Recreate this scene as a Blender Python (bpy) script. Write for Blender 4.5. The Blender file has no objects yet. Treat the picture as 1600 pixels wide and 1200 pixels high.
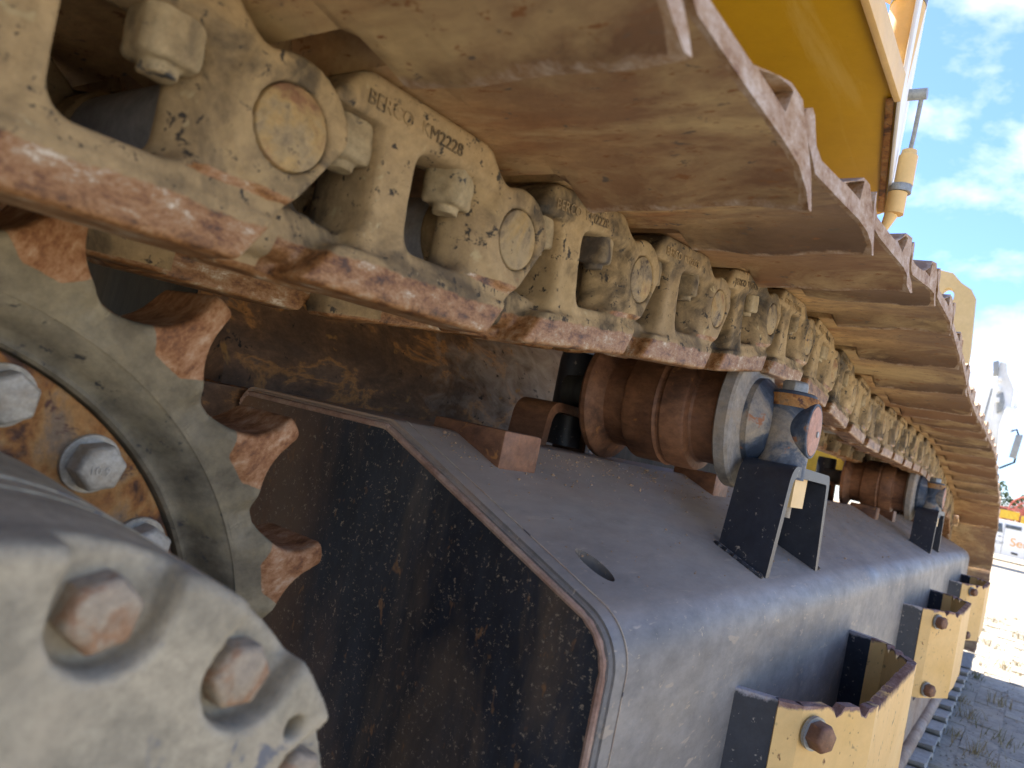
import bpy, bmesh, math, random
import numpy as np
from mathutils import Vector, Matrix

random.seed(7)
C = bpy.context.scene.collection
SC = bpy.context.scene

# ------------------------------------------------------------------ camera
# X runs forward along the crawler, Y goes inboard (to the left), Z is up; the lens sits at the origin, 0.75 m above ground
cam_d = bpy.data.cameras.new('camera')
cam = bpy.data.objects.new('camera', cam_d); C.objects.link(cam)
RT = ((0.5645467, -0.79835922, 0.2095461), (-0.16901096, 0.13668214, 0.97609082), (-0.80791232, -0.58646444, -0.05776801))
cam.matrix_world = Matrix(((RT[0][0], RT[1][0], RT[2][0], 0), (RT[0][1], RT[1][1], RT[2][1], 0), (RT[0][2], RT[1][2], RT[2][2], 0), (0, 0, 0, 1)))
cam_d.sensor_width = 36; cam_d.lens = 26.07
cam_d.clip_start = 0.02; cam_d.clip_end = 6000
cam_d.dof.use_dof = True; cam_d.dof.focus_distance = 0.95; cam_d.dof.aperture_fstop = 9.5
SC.camera = cam

# ------------------------------------------------------------------ sky, sun, exposure
SUN_ELEV, SUN_AZ = math.radians(57), math.radians(64)     # azimuth from +X towards +Y: the sun stands behind the machine
w = bpy.data.worlds.new('World'); SC.world = w; w.use_nodes = True
nt = w.node_tree; nt.nodes.clear()
def N(t, kind, **kw):
    n = t.nodes.new(kind)
    for k, v in kw.items(): setattr(n, k, v)
    return n
sky = N(nt, 'ShaderNodeTexSky', sky_type='NISHITA', sun_disc=False)
sky.sun_elevation = SUN_ELEV; sky.sun_rotation = math.radians(90) - SUN_AZ
sky.air_density = 1.0; sky.dust_density = 0.4; sky.ozone_density = 2.0
tc = N(nt, 'ShaderNodeTexCoord')
mp = N(nt, 'ShaderNodeMapping'); mp.inputs['Scale'].default_value = (1, 1, 1.9); mp.inputs['Rotation'].default_value = (0.15, 0.1, 2.3)
n1 = N(nt, 'ShaderNodeTexNoise'); n1.inputs['Scale'].default_value = 3.6; n1.inputs['Detail'].default_value = 9; n1.inputs['Roughness'].default_value = 0.56; n1.inputs['Distortion'].default_value = 0.25
sep = N(nt, 'ShaderNodeSeparateXYZ')
low = N(nt, 'ShaderNodeMapRange'); low.inputs[1].default_value = 0.0; low.inputs[2].default_value = 0.55; low.inputs[3].default_value = 0.045; low.inputs[4].default_value = -0.03
add = N(nt, 'ShaderNodeMath', operation='ADD')
rmp = N(nt, 'ShaderNodeValToRGB'); rmp.color_ramp.elements[0].position = 0.49; rmp.color_ramp.elements[1].position = 0.70
rmp.color_ramp.elements[0].color = (0, 0, 0, 1); rmp.color_ramp.elements[1].color = (0.85, 0.85, 0.85, 1)
mix = N(nt, 'ShaderNodeMix', data_type='RGBA')
mix.inputs['B'].default_value = (4.1, 3.95, 3.8, 1)
gain = N(nt, 'ShaderNodeMix', data_type='RGBA', blend_type='MULTIPLY'); gain.inputs['Factor'].default_value = 1; gain.inputs['B'].default_value = (0.42, 0.50, 0.68, 1)
bg = N(nt, 'ShaderNodeBackground'); bg.inputs['Strength'].default_value = 0.115
wo = N(nt, 'ShaderNodeOutputWorld')
L = nt.links.new
L(tc.outputs['Generated'], mp.inputs['Vector']); L(mp.outputs['Vector'], n1.inputs['Vector'])
L(tc.outputs['Generated'], sep.inputs[0]); L(sep.outputs['Z'], low.inputs[0])
L(n1.outputs['Fac'], add.inputs[0]); L(low.outputs[0], add.inputs[1]); L(add.outputs[0], rmp.inputs['Fac'])
L(sky.outputs[0], gain.inputs['A']); L(gain.outputs['Result'], mix.inputs['A']); L(rmp.outputs['Color'], mix.inputs['Factor'])
L(mix.outputs['Result'], bg.inputs['Color']); L(bg.outputs[0], wo.inputs['Surface'])

sd = bpy.data.lights.new('sun', 'SUN'); sd.energy = 3.6; sd.angle = math.radians(0.5); sd.color = (1.0, 0.94, 0.85)
sun = bpy.data.objects.new('sun', sd); C.objects.link(sun)
sdir = Vector((math.cos(SUN_ELEV) * math.cos(SUN_AZ), math.cos(SUN_ELEV) * math.sin(SUN_AZ), math.sin(SUN_ELEV)))
sun.rotation_euler = sdir.to_track_quat('Z', 'Y').to_euler(); sun.location = sdir * 50
SC.view_settings.view_transform = 'Standard'; SC.view_settings.look = 'None'
SC.view_settings.exposure = 2.25; SC.view_settings.gamma = 1; SC.view_settings.use_curve_mapping = False

# ------------------------------------------------------------------ materials
def rgb(c): return (c[0], c[1], c[2], 1)
def grunge(name, cols, pos=None, scale=6, stretch=(1, 1, 1), rough=0.8, metal=0.0, bump=0.3, bscale=60, dust=None, speck=None, speck2=None, wear=None, up=None, grad=None, grad2=None, scratch=None, spec=0.35, warp=0.6, wearedge=0.45, crunch=0.35, vary=None):
    """cols: colours along a noise ramp; dust: (colour, amount, scale); speck: (colour, amount, scale, stretch); wear: colours used where
    the mesh attribute 'wear' is high; up: (colour, amount) settles on faces that look up"""
    m = bpy.data.materials.new(name); m.use_nodes = True
    t = m.node_tree; t.nodes.clear(); l = t.links.new
    out = N(t, 'ShaderNodeOutputMaterial'); b = N(t, 'ShaderNodeBsdfPrincipled'); l(b.outputs[0], out.inputs[0])
    b.inputs['Roughness'].default_value = rough; b.inputs['Metallic'].default_value = metal
    b.inputs['Specular IOR Level'].default_value = spec
    co = N(t, 'ShaderNodeTexCoord'); oi = N(t, 'ShaderNodeObjectInfo')
    off = N(t, 'ShaderNodeVectorMath', operation='SCALE'); off.inputs[0].default_value = (7.3, 3.1, 5.7); l(oi.outputs['Random'], off.inputs['Scale'])
    va = N(t, 'ShaderNodeVectorMath', operation='ADD'); l(co.outputs['Object'], va.inputs[0]); l(off.outputs[0], va.inputs[1])
    def noise(sc, st=(1, 1, 1), detail=6, r=0.6, dist=0.0):
        mpn = N(t, 'ShaderNodeMapping'); mpn.inputs['Scale'].default_value = st; l(va.outputs[0], mpn.inputs['Vector'])
        n = N(t, 'ShaderNodeTexNoise'); n.inputs['Scale'].default_value = sc; n.inputs['Detail'].default_value = detail
        n.inputs['Roughness'].default_value = r; n.inputs['Distortion'].default_value = dist; l(mpn.outputs[0], n.inputs['Vector']); return n.outputs['Fac']
    def ramp(fac, stops):
        r = N(t, 'ShaderNodeValToRGB'); e = r.color_ramp.elements
        e[0].position, e[0].color = stops[0][0], rgb(stops[0][1]); e[1].position, e[1].color = stops[-1][0], rgb(stops[-1][1])
        for p, c in stops[1:-1]:
            x = e.new(p); x.color = rgb(c)
        l(fac, r.inputs['Fac']); return r.outputs['Color']
    def mixc(f, a, bb):
        x = N(t, 'ShaderNodeMix', data_type='RGBA'); l(f, x.inputs['Factor']); l(a, x.inputs['A'])
        if isinstance(bb, tuple): x.inputs['B'].default_value = rgb(bb)
        else: l(bb, x.inputs['B'])
        return x.outputs['Result']
    k = len(cols); pos = pos or [0.32 + 0.36 * i / max(1, k - 1) for i in range(k)]
    col = ramp(noise(scale, stretch, 8, 0.62, warp), list(zip(pos, cols)))
    fine = noise(scale * 8, stretch, 8, 0.78)
    v = N(t, 'ShaderNodeMapRange'); v.inputs[1].default_value = 0.3; v.inputs[2].default_value = 0.7; v.inputs[3].default_value = 1 - crunch; v.inputs[4].default_value = 1 + crunch * .9; l(fine, v.inputs[0])
    hs = N(t, 'ShaderNodeHueSaturation'); l(v.outputs[0], hs.inputs['Value']); l(col, hs.inputs['Color']); col = hs.outputs[0]
    for grad in [g_ for g_ in (grad, grad2) if g_]:   # (colour, axis, from, to): a stain or painted light that fades along the object
        sx = N(t, 'ShaderNodeSeparateXYZ'); l(co.outputs['Object'], sx.inputs[0]); gm = N(t, 'ShaderNodeMath', operation='MULTIPLY_ADD'); l(noise(scale * 1.6, stretch, 8, 0.65, 0.6), gm.inputs[0]); gm.inputs[1].default_value = abs(grad[3] - grad[2]) * 2.2
        sub = N(t, 'ShaderNodeMath', operation='SUBTRACT'); l(sx.outputs[grad[1]], sub.inputs[0]); sub.inputs[1].default_value = abs(grad[3] - grad[2]) * 1.1; l(sub.outputs[0], gm.inputs[2])
        gr = N(t, 'ShaderNodeMapRange'); gr.inputs[1].default_value = grad[2]; gr.inputs[2].default_value = grad[3]; l(gm.outputs[0], gr.inputs[0]); col = mixc(gr.outputs[0], col, grad[0])
    if vary:   # each copy drifts towards another tone of the same dirt
        vm = N(t, 'ShaderNodeMath', operation='MULTIPLY_ADD'); l(oi.outputs['Random'], vm.inputs[0]); vm.inputs[1].default_value = vary[1] * 1.6
        nv = N(t, 'ShaderNodeMath', operation='MULTIPLY_ADD'); l(noise(scale * .6, (1, 1, 1), 6, 0.7), nv.inputs[0]); nv.inputs[1].default_value = vary[1] * 2; nv.inputs[2].default_value = -vary[1] * 1.25; l(nv.outputs[0], vm.inputs[2]); vm.use_clamp = True
        col = mixc(vm.outputs[0], col, vary[0])
    if dust:
        f = ramp(noise(dust[2], dust[3] if len(dust) > 3 else (1, 1, 1), 9, 0.65, 0.5), [(max(0, 0.62 - dust[1] * 0.4), (0, 0, 0)), (min(1, 0.78 - dust[1] * 0.3), (1, 1, 1))])
        col = mixc(f, col, dust[0])
    for s in (speck, speck2):
        if s:
            f = ramp(noise(s[2], s[3] if len(s) > 3 else (1, 1, 1), 3, 0.75, 0.3), [(0.69 - s[1] * 0.12, (0, 0, 0)), (0.76 - s[1] * 0.12, (1, 1, 1))])
            col = mixc(f, col, s[0])
    if scratch:
        f = ramp(noise(scratch[2], scratch[3], 3, 0.6, 0.15), [(0.66 - scratch[1] * 0.1, (0, 0, 0)), (0.70 - scratch[1] * 0.1, (1, 1, 1))])
        col = mixc(f, col, scratch[0])
    if up:
        g = N(t, 'ShaderNodeNewGeometry'); sz = N(t, 'ShaderNodeSeparateXYZ'); l(g.outputs['Normal'], sz.inputs[0])
        a = N(t, 'ShaderNodeMath', operation='MULTIPLY_ADD'); l(noise(scale * 2, stretch, 6, 0.6), a.inputs[0]); a.inputs[1].default_value = 0.8; l(sz.outputs['Z'], a.inputs[2])
        f = N(t, 'ShaderNodeMapRange'); f.inputs[1].default_value = 0.95; f.inputs[2].default_value = 1.5; f.inputs[3].default_value = 0; f.inputs[4].default_value = up[1]; l(a.outputs[0], f.inputs[0])
        col = mixc(f.outputs[0], col, up[0])
    rsock = None
    if wear:
        at = N(t, 'ShaderNodeAttribute', attribute_name='wear')
        a = N(t, 'ShaderNodeMath', operation='MULTIPLY_ADD'); l(noise(22, (1, 1, 1), 8, 0.7), a.inputs[0]); a.inputs[1].default_value = 1.1; l(at.outputs['Fac'], a.inputs[2])
        f = N(t, 'ShaderNodeMapRange'); f.inputs[1].default_value = 0.95; f.inputs[2].default_value = 1.08; l(a.outputs[0], f.inputs[0])
        wc = ramp(noise(60, (0.55, 1, 1), 12, 0.82, 0.15), [(0.38 + 0.25 * i / (len(wear) - 1), c) for i, c in enumerate(wear)])
        col = mixc(f.outputs[0], col, wc)
        rr = N(t, 'ShaderNodeMapRange'); rr.inputs[3].default_value = rough; rr.inputs[4].default_value = wearedge; l(f.outputs[0], rr.inputs[0]); rsock = rr.outputs[0]
    l(col, b.inputs['Base Color'])
    if rsock is None:
        rr = N(t, 'ShaderNodeMapRange'); rr.inputs[1].default_value = 0.3; rr.inputs[2].default_value = 0.7; rr.inputs[3].default_value = max(0.05, rough - 0.12); rr.inputs[4].default_value = min(1, rough + 0.12)
        l(noise(scale * 3, stretch), rr.inputs[0]); rsock = rr.outputs[0]
    l(rsock, b.inputs['Roughness'])
    if bump:
        bp = N(t, 'ShaderNodeBump'); bp.inputs['Strength'].default_value = bump; bp.inputs['Distance'].default_value = 0.0025
        ad = N(t, 'ShaderNodeMath', operation='MULTIPLY_ADD'); l(noise(bscale, (1, 1, 1), 8, 0.7), ad.inputs[0]); ad.inputs[1].default_value = 0.8; l(noise(bscale * 0.25, (1, 1, 1), 3), ad.inputs[2])
        l(ad.outputs[0], bp.inputs['Height']); l(bp.outputs[0], b.inputs['Normal'])
    return m

DUSTY = (0.40, 0.315, 0.175)
M = {}
M['cast'] = grunge('dusty_cast_iron', [(0.03, 0.026, 0.020), (0.13, 0.095, 0.052), (0.35, 0.25, 0.125), (0.46, 0.335, 0.175)], [0.36, 0.44, 0.53, 0.7], scale=11, rough=0.85, bump=0.5, bscale=70,
    dust=((0.40, 0.29, 0.145), 0.22, 20), speck=((0.05, 0.042, 0.033), 0.8, 80), speck2=((0.42, 0.34, 0.19), 0.3, 50), wear=[(0.055, 0.026, 0.012), (0.17, 0.073, 0.024), (0.29, 0.142, 0.052), (0.34, 0.22, 0.12), (0.60, 0.52, 0.40)], vary=((0.20, 0.15, 0.095), .38))
M['pin'] = grunge('worn_pin_end', [(0.13, 0.10, 0.07), (0.32, 0.24, 0.13), (0.38, 0.26, 0.11), (0.23, 0.12, 0.06)], [0.38, 0.47, 0.54, 0.62], scale=19, rough=0.7, bump=0.9, bscale=60, dust=((0.34, 0.26, 0.14), 0.3, 25), speck=((0.07, 0.05, 0.04), 0.8, 60))
M['shoe'] = grunge('rusty_track_shoe', [(0.38, 0.19, 0.075), (0.62, 0.41, 0.18), (0.58, 0.36, 0.155), (0.34, 0.21, 0.12)], [0.33, 0.46, 0.57, 0.7], scale=5, stretch=(1.8, 0.8, 1.5), rough=0.75, bump=0.5, bscale=60, crunch=0.42, vary=((0.30, 0.15, 0.07), .42), grad2=((0.13, 0.075, 0.04), 0, .19, .262),
    dust=((0.62, 0.45, 0.22), 0.3, 5, (2, 0.8, 1)), speck=((0.28, 0.13, 0.05), 0.7, 75, (1.5, 0.6, 1)), speck2=((0.16, 0.12, 0.085), 0.5, 55, (1.6, 0.8, 1)), wear=[(0.20, 0.095, 0.035), (0.33, 0.20, 0.10), (0.42, 0.30, 0.20), (0.54, 0.43, 0.33)], wearedge=0.65, grad=((0.26, 0.165, 0.10), 1, .0, -.17))
M['bushing'] = grunge('bluish_grey_bushing', [(0.24, 0.26, 0.28), (0.40, 0.41, 0.41), (0.42, 0.36, 0.27)], scale=8, rough=0.55, bump=0.3)
M['nut'] = grunge('dusty_square_nut', [(0.08, 0.065, 0.05), (0.30, 0.23, 0.13), (0.37, 0.30, 0.18)], [0.36, 0.48, 0.62], scale=14, rough=0.8, bump=0.5, speck=((0.06, 0.06, 0.06), 0.6, 60))
M['tooth'] = grunge('sprocket_tooth_steel', [(0.09, 0.074, 0.047), (0.175, 0.145, 0.092), (0.25, 0.205, 0.122), (0.225, 0.195, 0.135)], scale=8, rough=0.7, bump=0.4, bscale=80, wear=[(0.10, 0.042, 0.018), (0.24, 0.10, 0.035), (0.36, 0.19, 0.09), (0.46, 0.31, 0.19)], wearedge=0.7)
M['dish'] = grunge('weathered_sprocket_web', [(0.09, 0.076, 0.05), (0.19, 0.163, 0.11), (0.27, 0.228, 0.145), (0.25, 0.222, 0.16)], [0.33, 0.44, 0.56, 0.68], scale=8, rough=0.75, bump=0.35, bscale=90, dust=((0.27, 0.225, 0.13), 0.2, 13), speck=((0.05, 0.048, 0.045), 0.7, 60))
M['rust'] = grunge('orange_rust_flange', [(0.08, 0.04, 0.024), (0.28, 0.12, 0.035), (0.36, 0.19, 0.065), (0.22, 0.15, 0.09)], [0.38, 0.46, 0.54, 0.64], scale=24, rough=0.85, bump=0.6, bscale=110, dust=((0.30, 0.22, 0.14), 0.1, 9), speck=((0.10, 0.05, 0.035), 0.9, 50))
M['bolt'] = grunge('dull_zinc_bolt', [(0.30, 0.25, 0.18), (0.42, 0.38, 0.30), (0.50, 0.46, 0.38)], scale=20, rough=0.6, metal=0.2, bump=0.4, bscale=140, dust=((0.34, 0.26, 0.15), 0.2, 30))
M['cover'] = grunge('dusty_grey_cover', [(0.23, 0.20, 0.14), (0.34, 0.29, 0.195), (0.41, 0.345, 0.23)], scale=14, rough=0.7, bump=0.12, bscale=140, dust=((0.42, 0.35, 0.235), 0.25, 22), speck=((0.15, 0.15, 0.15), 0.6, 40))
M['coverbolt'] = grunge('rusty_cover_bolt', [(0.26, 0.21, 0.15), (0.34, 0.27, 0.18), (0.28, 0.155, 0.08), (0.36, 0.30, 0.21)], [0.35, 0.5, 0.58, 0.66], scale=30, rough=0.7, bump=0.4)
M['black'] = grunge('black_frame_paint', [(0.011, 0.014, 0.019), (0.019, 0.022, 0.028), (0.034, 0.035, 0.037)], scale=4, stretch=(1, 1, 0.35), rough=0.48, bump=0.12, bscale=40,
    dust=((0.12, 0.085, 0.055), 0.25, 8, (1, 1, 0.2)), crunch=0.5, grad=((0.17, 0.095, 0.05), 1, .05, .30), speck=((0.24, 0.19, 0.13), 0.75, 230), speck2=((0.19, 0.10, 0.045), 0.5, 50, (1, 1, .5)), spec=0.45)
M['blackslope'] = grunge('dusty_black_top_paint', [(0.125, 0.118, 0.108), (0.18, 0.168, 0.150), (0.25, 0.226, 0.190)], scale=5, stretch=(0.5, 1.6, 1), up=((0.36, 0.295, 0.225), 0.65), rough=0.55, bump=0.1, bscale=40,
    grad=((0.36, 0.245, 0.165), 1, -.12, .12), dust=((0.30, 0.20, 0.13), -0.2, 9, (0.6, 1.8, 1)), speck=((0.36, 0.29, 0.2), 0.45, 95, (0.6, 1.4, 1)), scratch=((0.30, 0.25, 0.19), 0.2, 60, (0.25, 2.2, 1)), spec=0.6)
M['bracketblack'] = grunge('chipped_black_bracket', [(0.010, 0.013, 0.020), (0.018, 0.022, 0.031), (0.03, 0.032, 0.036)], scale=6, rough=0.45, bump=0.1, speck=((0.30, 0.26, 0.2), 0.45, 80), spec=0.5, wear=[(0.16, 0.12, 0.10), (0.34, 0.33, 0.34), (0.30, 0.2, 0.15)])
M['edge'] = grunge('worn_cut_edge', [(0.25, 0.2, 0.15), (0.42, 0.35, 0.26), (0.36, 0.24, 0.17)], scale=12, rough=0.7, bump=0.3, speck=((0.08, 0.07, 0.07), 0.7, 40))
M['weld'] = grunge('rusty_weld_line', [(0.18, 0.09, 0.055), (0.32, 0.2, 0.14), (0.38, 0.28, 0.2)], scale=14, rough=0.7, bump=0.3)
M['yellow'] = grunge('machine_yellow', [(0.70, 0.43, 0.13), (0.76, 0.48, 0.17), (0.80, 0.54, 0.22)], scale=5, rough=0.55, bump=0.08, speck=((0.20, 0.09, 0.03), 0.4, 70, (1, 1, 0.8)), speck2=((0.09, 0.055, 0.035), 0.35, 26), crunch=0.08, wear=[(0.14, 0.07, 0.05), (0.24, 0.14, 0.11), (0.34, 0.24, 0.20)], wearedge=0.7)
M['deck'] = grunge('yellow_deck_paint', [(0.56, 0.32, 0.006), (0.60, 0.35, 0.010), (0.64, 0.38, 0.02)], scale=2, stretch=(1, 1, 1), rough=0.42, bump=0.05, crunch=0.07, dust=((0.66, 0.45, 0.10), 0.1, 3, (0.5, 5, 1)), speck=((0.14, 0.06, 0.02), -0.2, 30), wear=[(0.10, 0.045, 0.03), (0.2, 0.09, 0.05)], wearedge=0.7)
M['cream'] = grunge('pale_yellow_paint', [(0.70, 0.46, 0.17), (0.74, 0.50, 0.20), (0.77, 0.55, 0.25)], scale=3, rough=0.5, bump=0.04, crunch=0.1)
M['roller'] = grunge('rust_brown_roller', [(0.07, 0.035, 0.022), (0.16, 0.075, 0.04), (0.25, 0.12, 0.06), (0.20, 0.10, 0.06)], [0.32, 0.45, 0.58, 0.7], scale=14, stretch=(1, 0.5, 1), rough=0.55, bump=0.4, bscale=120, speck=((0.33, 0.15, 0.05), 0.4, 40))
M['flange'] = grunge('grey_roller_flange', [(0.16, 0.15, 0.13), (0.28, 0.26, 0.23), (0.33, 0.28, 0.21)], scale=11, rough=0.7, bump=0.4, dust=((0.36, 0.28, 0.19), 0.2, 14))
M['hub'] = grunge('chipped_blue_black_hub', [(0.03, 0.045, 0.07), (0.07, 0.09, 0.12), (0.24, 0.22, 0.19), (0.36, 0.29, 0.2)], [0.4, 0.5, 0.57, 0.68], scale=13, rough=0.55, bump=0.5, speck=((0.3, 0.13, 0.06), 0.5, 30))
M['capdisc'] = grunge('faded_red_primer', [(0.42, 0.22, 0.15), (0.50, 0.28, 0.2)], scale=14, rough=0.7, bump=0.3, speck=((0.25, 0.13, 0.1), 0.5, 40))
M['brown'] = grunge('scaly_brown_plate', [(0.10, 0.062, 0.040), (0.17, 0.098, 0.055), (0.40, 0.20, 0.07), (0.17, 0.105, 0.065)], [0.40, 0.54, 0.59, 0.64], scale=9, stretch=(1, 1, 1.6), grad=((0.42, 0.37, 0.33), 0, .0, .62), rough=0.7, bump=0.6, bscale=30, speck=((0.30, 0.17, 0.06), 0.5, 22), speck2=((0.015, 0.013, 0.012), 0.4, 35))  # pale grey fading in along x paints the lit end of the plate
M['darkin'] = grunge('dark_inner_steel', [(0.02, 0.021, 0.02), (0.045, 0.045, 0.04), (0.07, 0.062, 0.05)], scale=6, stretch=(3, 3, 0.3), rough=0.6, bump=0.2)
M['guard'] = grunge('tan_roller_guard', [(0.30, 0.2, 0.13), (0.42, 0.31, 0.21), (0.38, 0.31, 0.24)], scale=7, rough=0.75, bump=0.3)
M['greyshoe'] = grunge('grey_worn_shoe', [(0.26, 0.26, 0.24), (0.36, 0.36, 0.33), (0.40, 0.37, 0.31)], scale=6, rough=0.7, bump=0.3)
M['rubber'] = grunge('black_rubber', [(0.012, 0.012, 0.012), (0.03, 0.03, 0.03)], scale=6, rough=0.7, bump=0.1)
M['zinc'] = grunge('grey_zinc', [(0.24, 0.25, 0.24), (0.34, 0.35, 0.33)], scale=12, rough=0.45, metal=0.4, bump=0.1)
M['white'] = grunge('white_paint', [(0.80, 0.82, 0.80), (0.85, 0.86, 0.84)], scale=1.2, rough=0.45, bump=0.03, crunch=0.06)
M['whitedirty'] = grunge('grimy_white_paint', [(0.55, 0.55, 0.50), (0.72, 0.73, 0.70), (0.80, 0.81, 0.79)], scale=1.4, rough=0.6, bump=0.05, crunch=0.06)
M['red'] = grunge('faded_red_paint', [(0.50, 0.12, 0.09), (0.58, 0.2, 0.15)], scale=1.2, rough=0.5, bump=0.03, crunch=0.06)
M['pink'] = grunge('sun_bleached_red_panel', [(0.55, 0.33, 0.29), (0.62, 0.42, 0.37)], scale=1.2, rough=0.6, bump=0.03, crunch=0.06)
M['signyellow'] = grunge('bright_yellow_paint', [(0.72, 0.46, 0.04), (0.78, 0.52, 0.06)], scale=1.2, rough=0.5, bump=0)
M['orange'] = grunge('orange_lettering', [(0.80, 0.36, 0.05), (0.84, 0.40, 0.07)], scale=1.2, rough=0.6, bump=0)
M['glass'] = grunge('dark_window_glass', [(0.05, 0.07, 0.09), (0.08, 0.1, 0.12)], scale=1, rough=0.1, bump=0, spec=0.6)
M['leaf'] = grunge('olive_hedge', [(0.05, 0.08, 0.025), (0.09, 0.13, 0.04)], scale=0.6, rough=0.8, bump=0)
M['grass'] = grunge('dry_grass', [(0.12, 0.13, 0.04), (0.28, 0.22, 0.10), (0.36, 0.28, 0.14)], scale=3, rough=0.8, bump=0)
M['ground'] = grunge('dusty_yard_ground', [(0.31, 0.26, 0.185), (0.38, 0.325, 0.235), (0.43, 0.375, 0.275)], scale=0.7, rough=0.95, bump=0.6, bscale=14, speck=((0.16, 0.14, 0.12), 0.5, 9), dust=((0.42, 0.36, 0.27), 0.2, 3))
M['palecream'] = grunge('pale_cream_plate', [(0.50, 0.40, 0.19), (0.57, 0.46, 0.24)], scale=6, rough=0.6, bump=0.05, crunch=0.1)
M['mud'] = grunge('dry_mud_crumbs', [(0.22, 0.15, 0.09), (0.38, 0.27, 0.17), (0.30, 0.18, 0.10)], scale=20, rough=0.95, bump=0)
M['paver'] = grunge('chalky_paver', [(0.27, 0.245, 0.195), (0.37, 0.325, 0.25), (0.43, 0.38, 0.29)], scale=5, rough=0.92, bump=0.7, bscale=30, dust=((0.42, 0.36, 0.26), 0.3, 9), speck=((0.13, 0.12, 0.1), 0.6, 35))

# ------------------------------------------------------------------ mesh helpers
def tag(o, label=None, cat=None, group=None, kind=None):
    for k, v in (('label', label), ('category', cat), ('group', group), ('kind', kind)):
        if v: o[k] = v
    return o
def empty(name, loc, label, cat, group=None):
    o = bpy.data.objects.new(name, None); C.objects.link(o); o.location = loc; o.empty_display_size = 0.1
    return tag(o, label, cat, group)
def link(name, me, parent=None, loc=None, rot=None, mats=None):
    o = bpy.data.objects.new(name, me); C.objects.link(o)
    if mats:
        me.materials.clear()
        for q in (mats if isinstance(mats, (list, tuple)) else [mats]): me.materials.append(M[q])
    if parent is not None: o.parent = parent
    if loc is not None: o.location = loc
    if rot is not None: o.rotation_euler = rot
    return o
def smooth(me, on=True):
    me.polygons.foreach_set('use_smooth', [on] * len(me.polygons)); return me
def sharp(me, deg=35):
    smooth(me); me.set_sharp_from_angle(angle=math.radians(deg)); return me
def from_bm(bm, name, sm=35):
    me = bpy.data.meshes.new(name); bm.normal_update(); bm.to_mesh(me); bm.free()
    return sharp(me, sm) if sm else me
def bevelled(bm, w, seg=2, ang=30):
    ed = [e for e in bm.edges if e.is_manifold and e.calc_face_angle(0) > math.radians(ang)]
    bmesh.ops.bevel(bm, geom=ed, offset=w, segments=seg, affect='EDGES', profile=0.6); return bm
def box_bm(lo, hi, bm=None):
    bm = bm or bmesh.new(); v = [bm.verts.new((x, y, z)) for x in (lo[0], hi[0]) for y in (lo[1], hi[1]) for z in (lo[2], hi[2])]
    for f in ((0, 1, 3, 2), (4, 6, 7, 5), (0, 4, 5, 1), (2, 3, 7, 6), (0, 2, 6, 4), (1, 5, 7, 3)): bm.faces.new([v[i] for i in f])
    return bm
def box(name, lo, hi, mat, parent=None, bev=0.003, off=(0, 0, 0)):
    bm = box_bm(lo, hi)
    if bev: bevelled(bm, bev)
    return link(name, from_bm(bm, name), parent, mats=mat, loc=off)
def prism_bm(pts, a, b, axis='y', bm=None):
    """polygon pts extruded from a to b; axis 'y': pts are (x,z); 'x': (y,z); 'z': (x,y)"""
    bm = bm or bmesh.new()
    f = {'y': lambda p, t: (p[0], t, p[1]), 'x': lambda p, t: (t, p[0], p[1]), 'z': lambda p, t: (p[0], p[1], t)}[axis]
    A = [bm.verts.new(f(p, a)) for p in pts]; B = [bm.verts.new(f(p, b)) for p in pts]; n = len(pts)
    bm.faces.new(A); bm.faces.new(B[::-1])
    for i in range(n): bm.faces.new((A[i], B[i], B[(i + 1) % n], A[(i + 1) % n]))
    bmesh.ops.recalc_face_normals(bm, faces=bm.faces); return bm
def prism(name, pts, a, b, mat, parent=None, axis='y', bev=0.002, off=(0, 0, 0)):
    bm = prism_bm(pts, a, b, axis)
    if bev: bevelled(bm, bev)
    return link(name, from_bm(bm, name), parent, mats=mat, loc=off)
def lathe_bm(prof, seg=48, axis='y', bm=None):
    """prof: (t, r) along the axis"""
    bm = bm or bmesh.new(); rings = []
    for t_, r in prof:
        ring = []
        for i in range(seg):
            a = 2 * math.pi * i / seg; c, s = r * math.cos(a), r * math.sin(a)
            ring.append(bm.verts.new({'y': (c, t_, s), 'x': (t_, c, s), 'z': (c, s, t_)}[axis]))
        rings.append(ring)
    for A, B in zip(rings, rings[1:]):
        for i in range(seg): bm.faces.new((A[i], A[(i + 1) % seg], B[(i + 1) % seg], B[i]))
    bm.faces.new(rings[0][::-1]); bm.faces.new(rings[-1])
    bmesh.ops.recalc_face_normals(bm, faces=bm.faces); return bm
def lathe(name, prof, mat, parent=None, seg=48, axis='y', loc=None, sm=30):
    return link(name, from_bm(lathe_bm(prof, seg, axis), name, sm), parent, mats=mat, loc=loc)
def tube(name, pts, r, mat, parent=None, seg=12):
    bm = bmesh.new(); rings = []; P = [Vector(p) for p in pts]
    for i, p in enumerate(P):
        d = (P[min(i + 1, len(P) - 1)] - P[max(i - 1, 0)]).normalized(); u = d.orthogonal().normalized() if i == 0 else (u - u.dot(d) * d).normalized(); v = d.cross(u)
        rr = r[i] if isinstance(r, (list, tuple)) else r
        rings.append([bm.verts.new(p + rr * (math.cos(a) * u + math.sin(a) * v)) for a in [2 * math.pi * k / seg for k in range(seg)]])
    for A, B in zip(rings, rings[1:]):
        for i in range(seg): bm.faces.new((A[i], A[(i + 1) % seg], B[(i + 1) % seg], B[i]))
    bm.faces.new(rings[0][::-1]); bm.faces.new(rings[-1]); bmesh.ops.recalc_face_normals(bm, faces=bm.faces)
    return link(name, from_bm(bm, name), parent, mats=mat)
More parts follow.
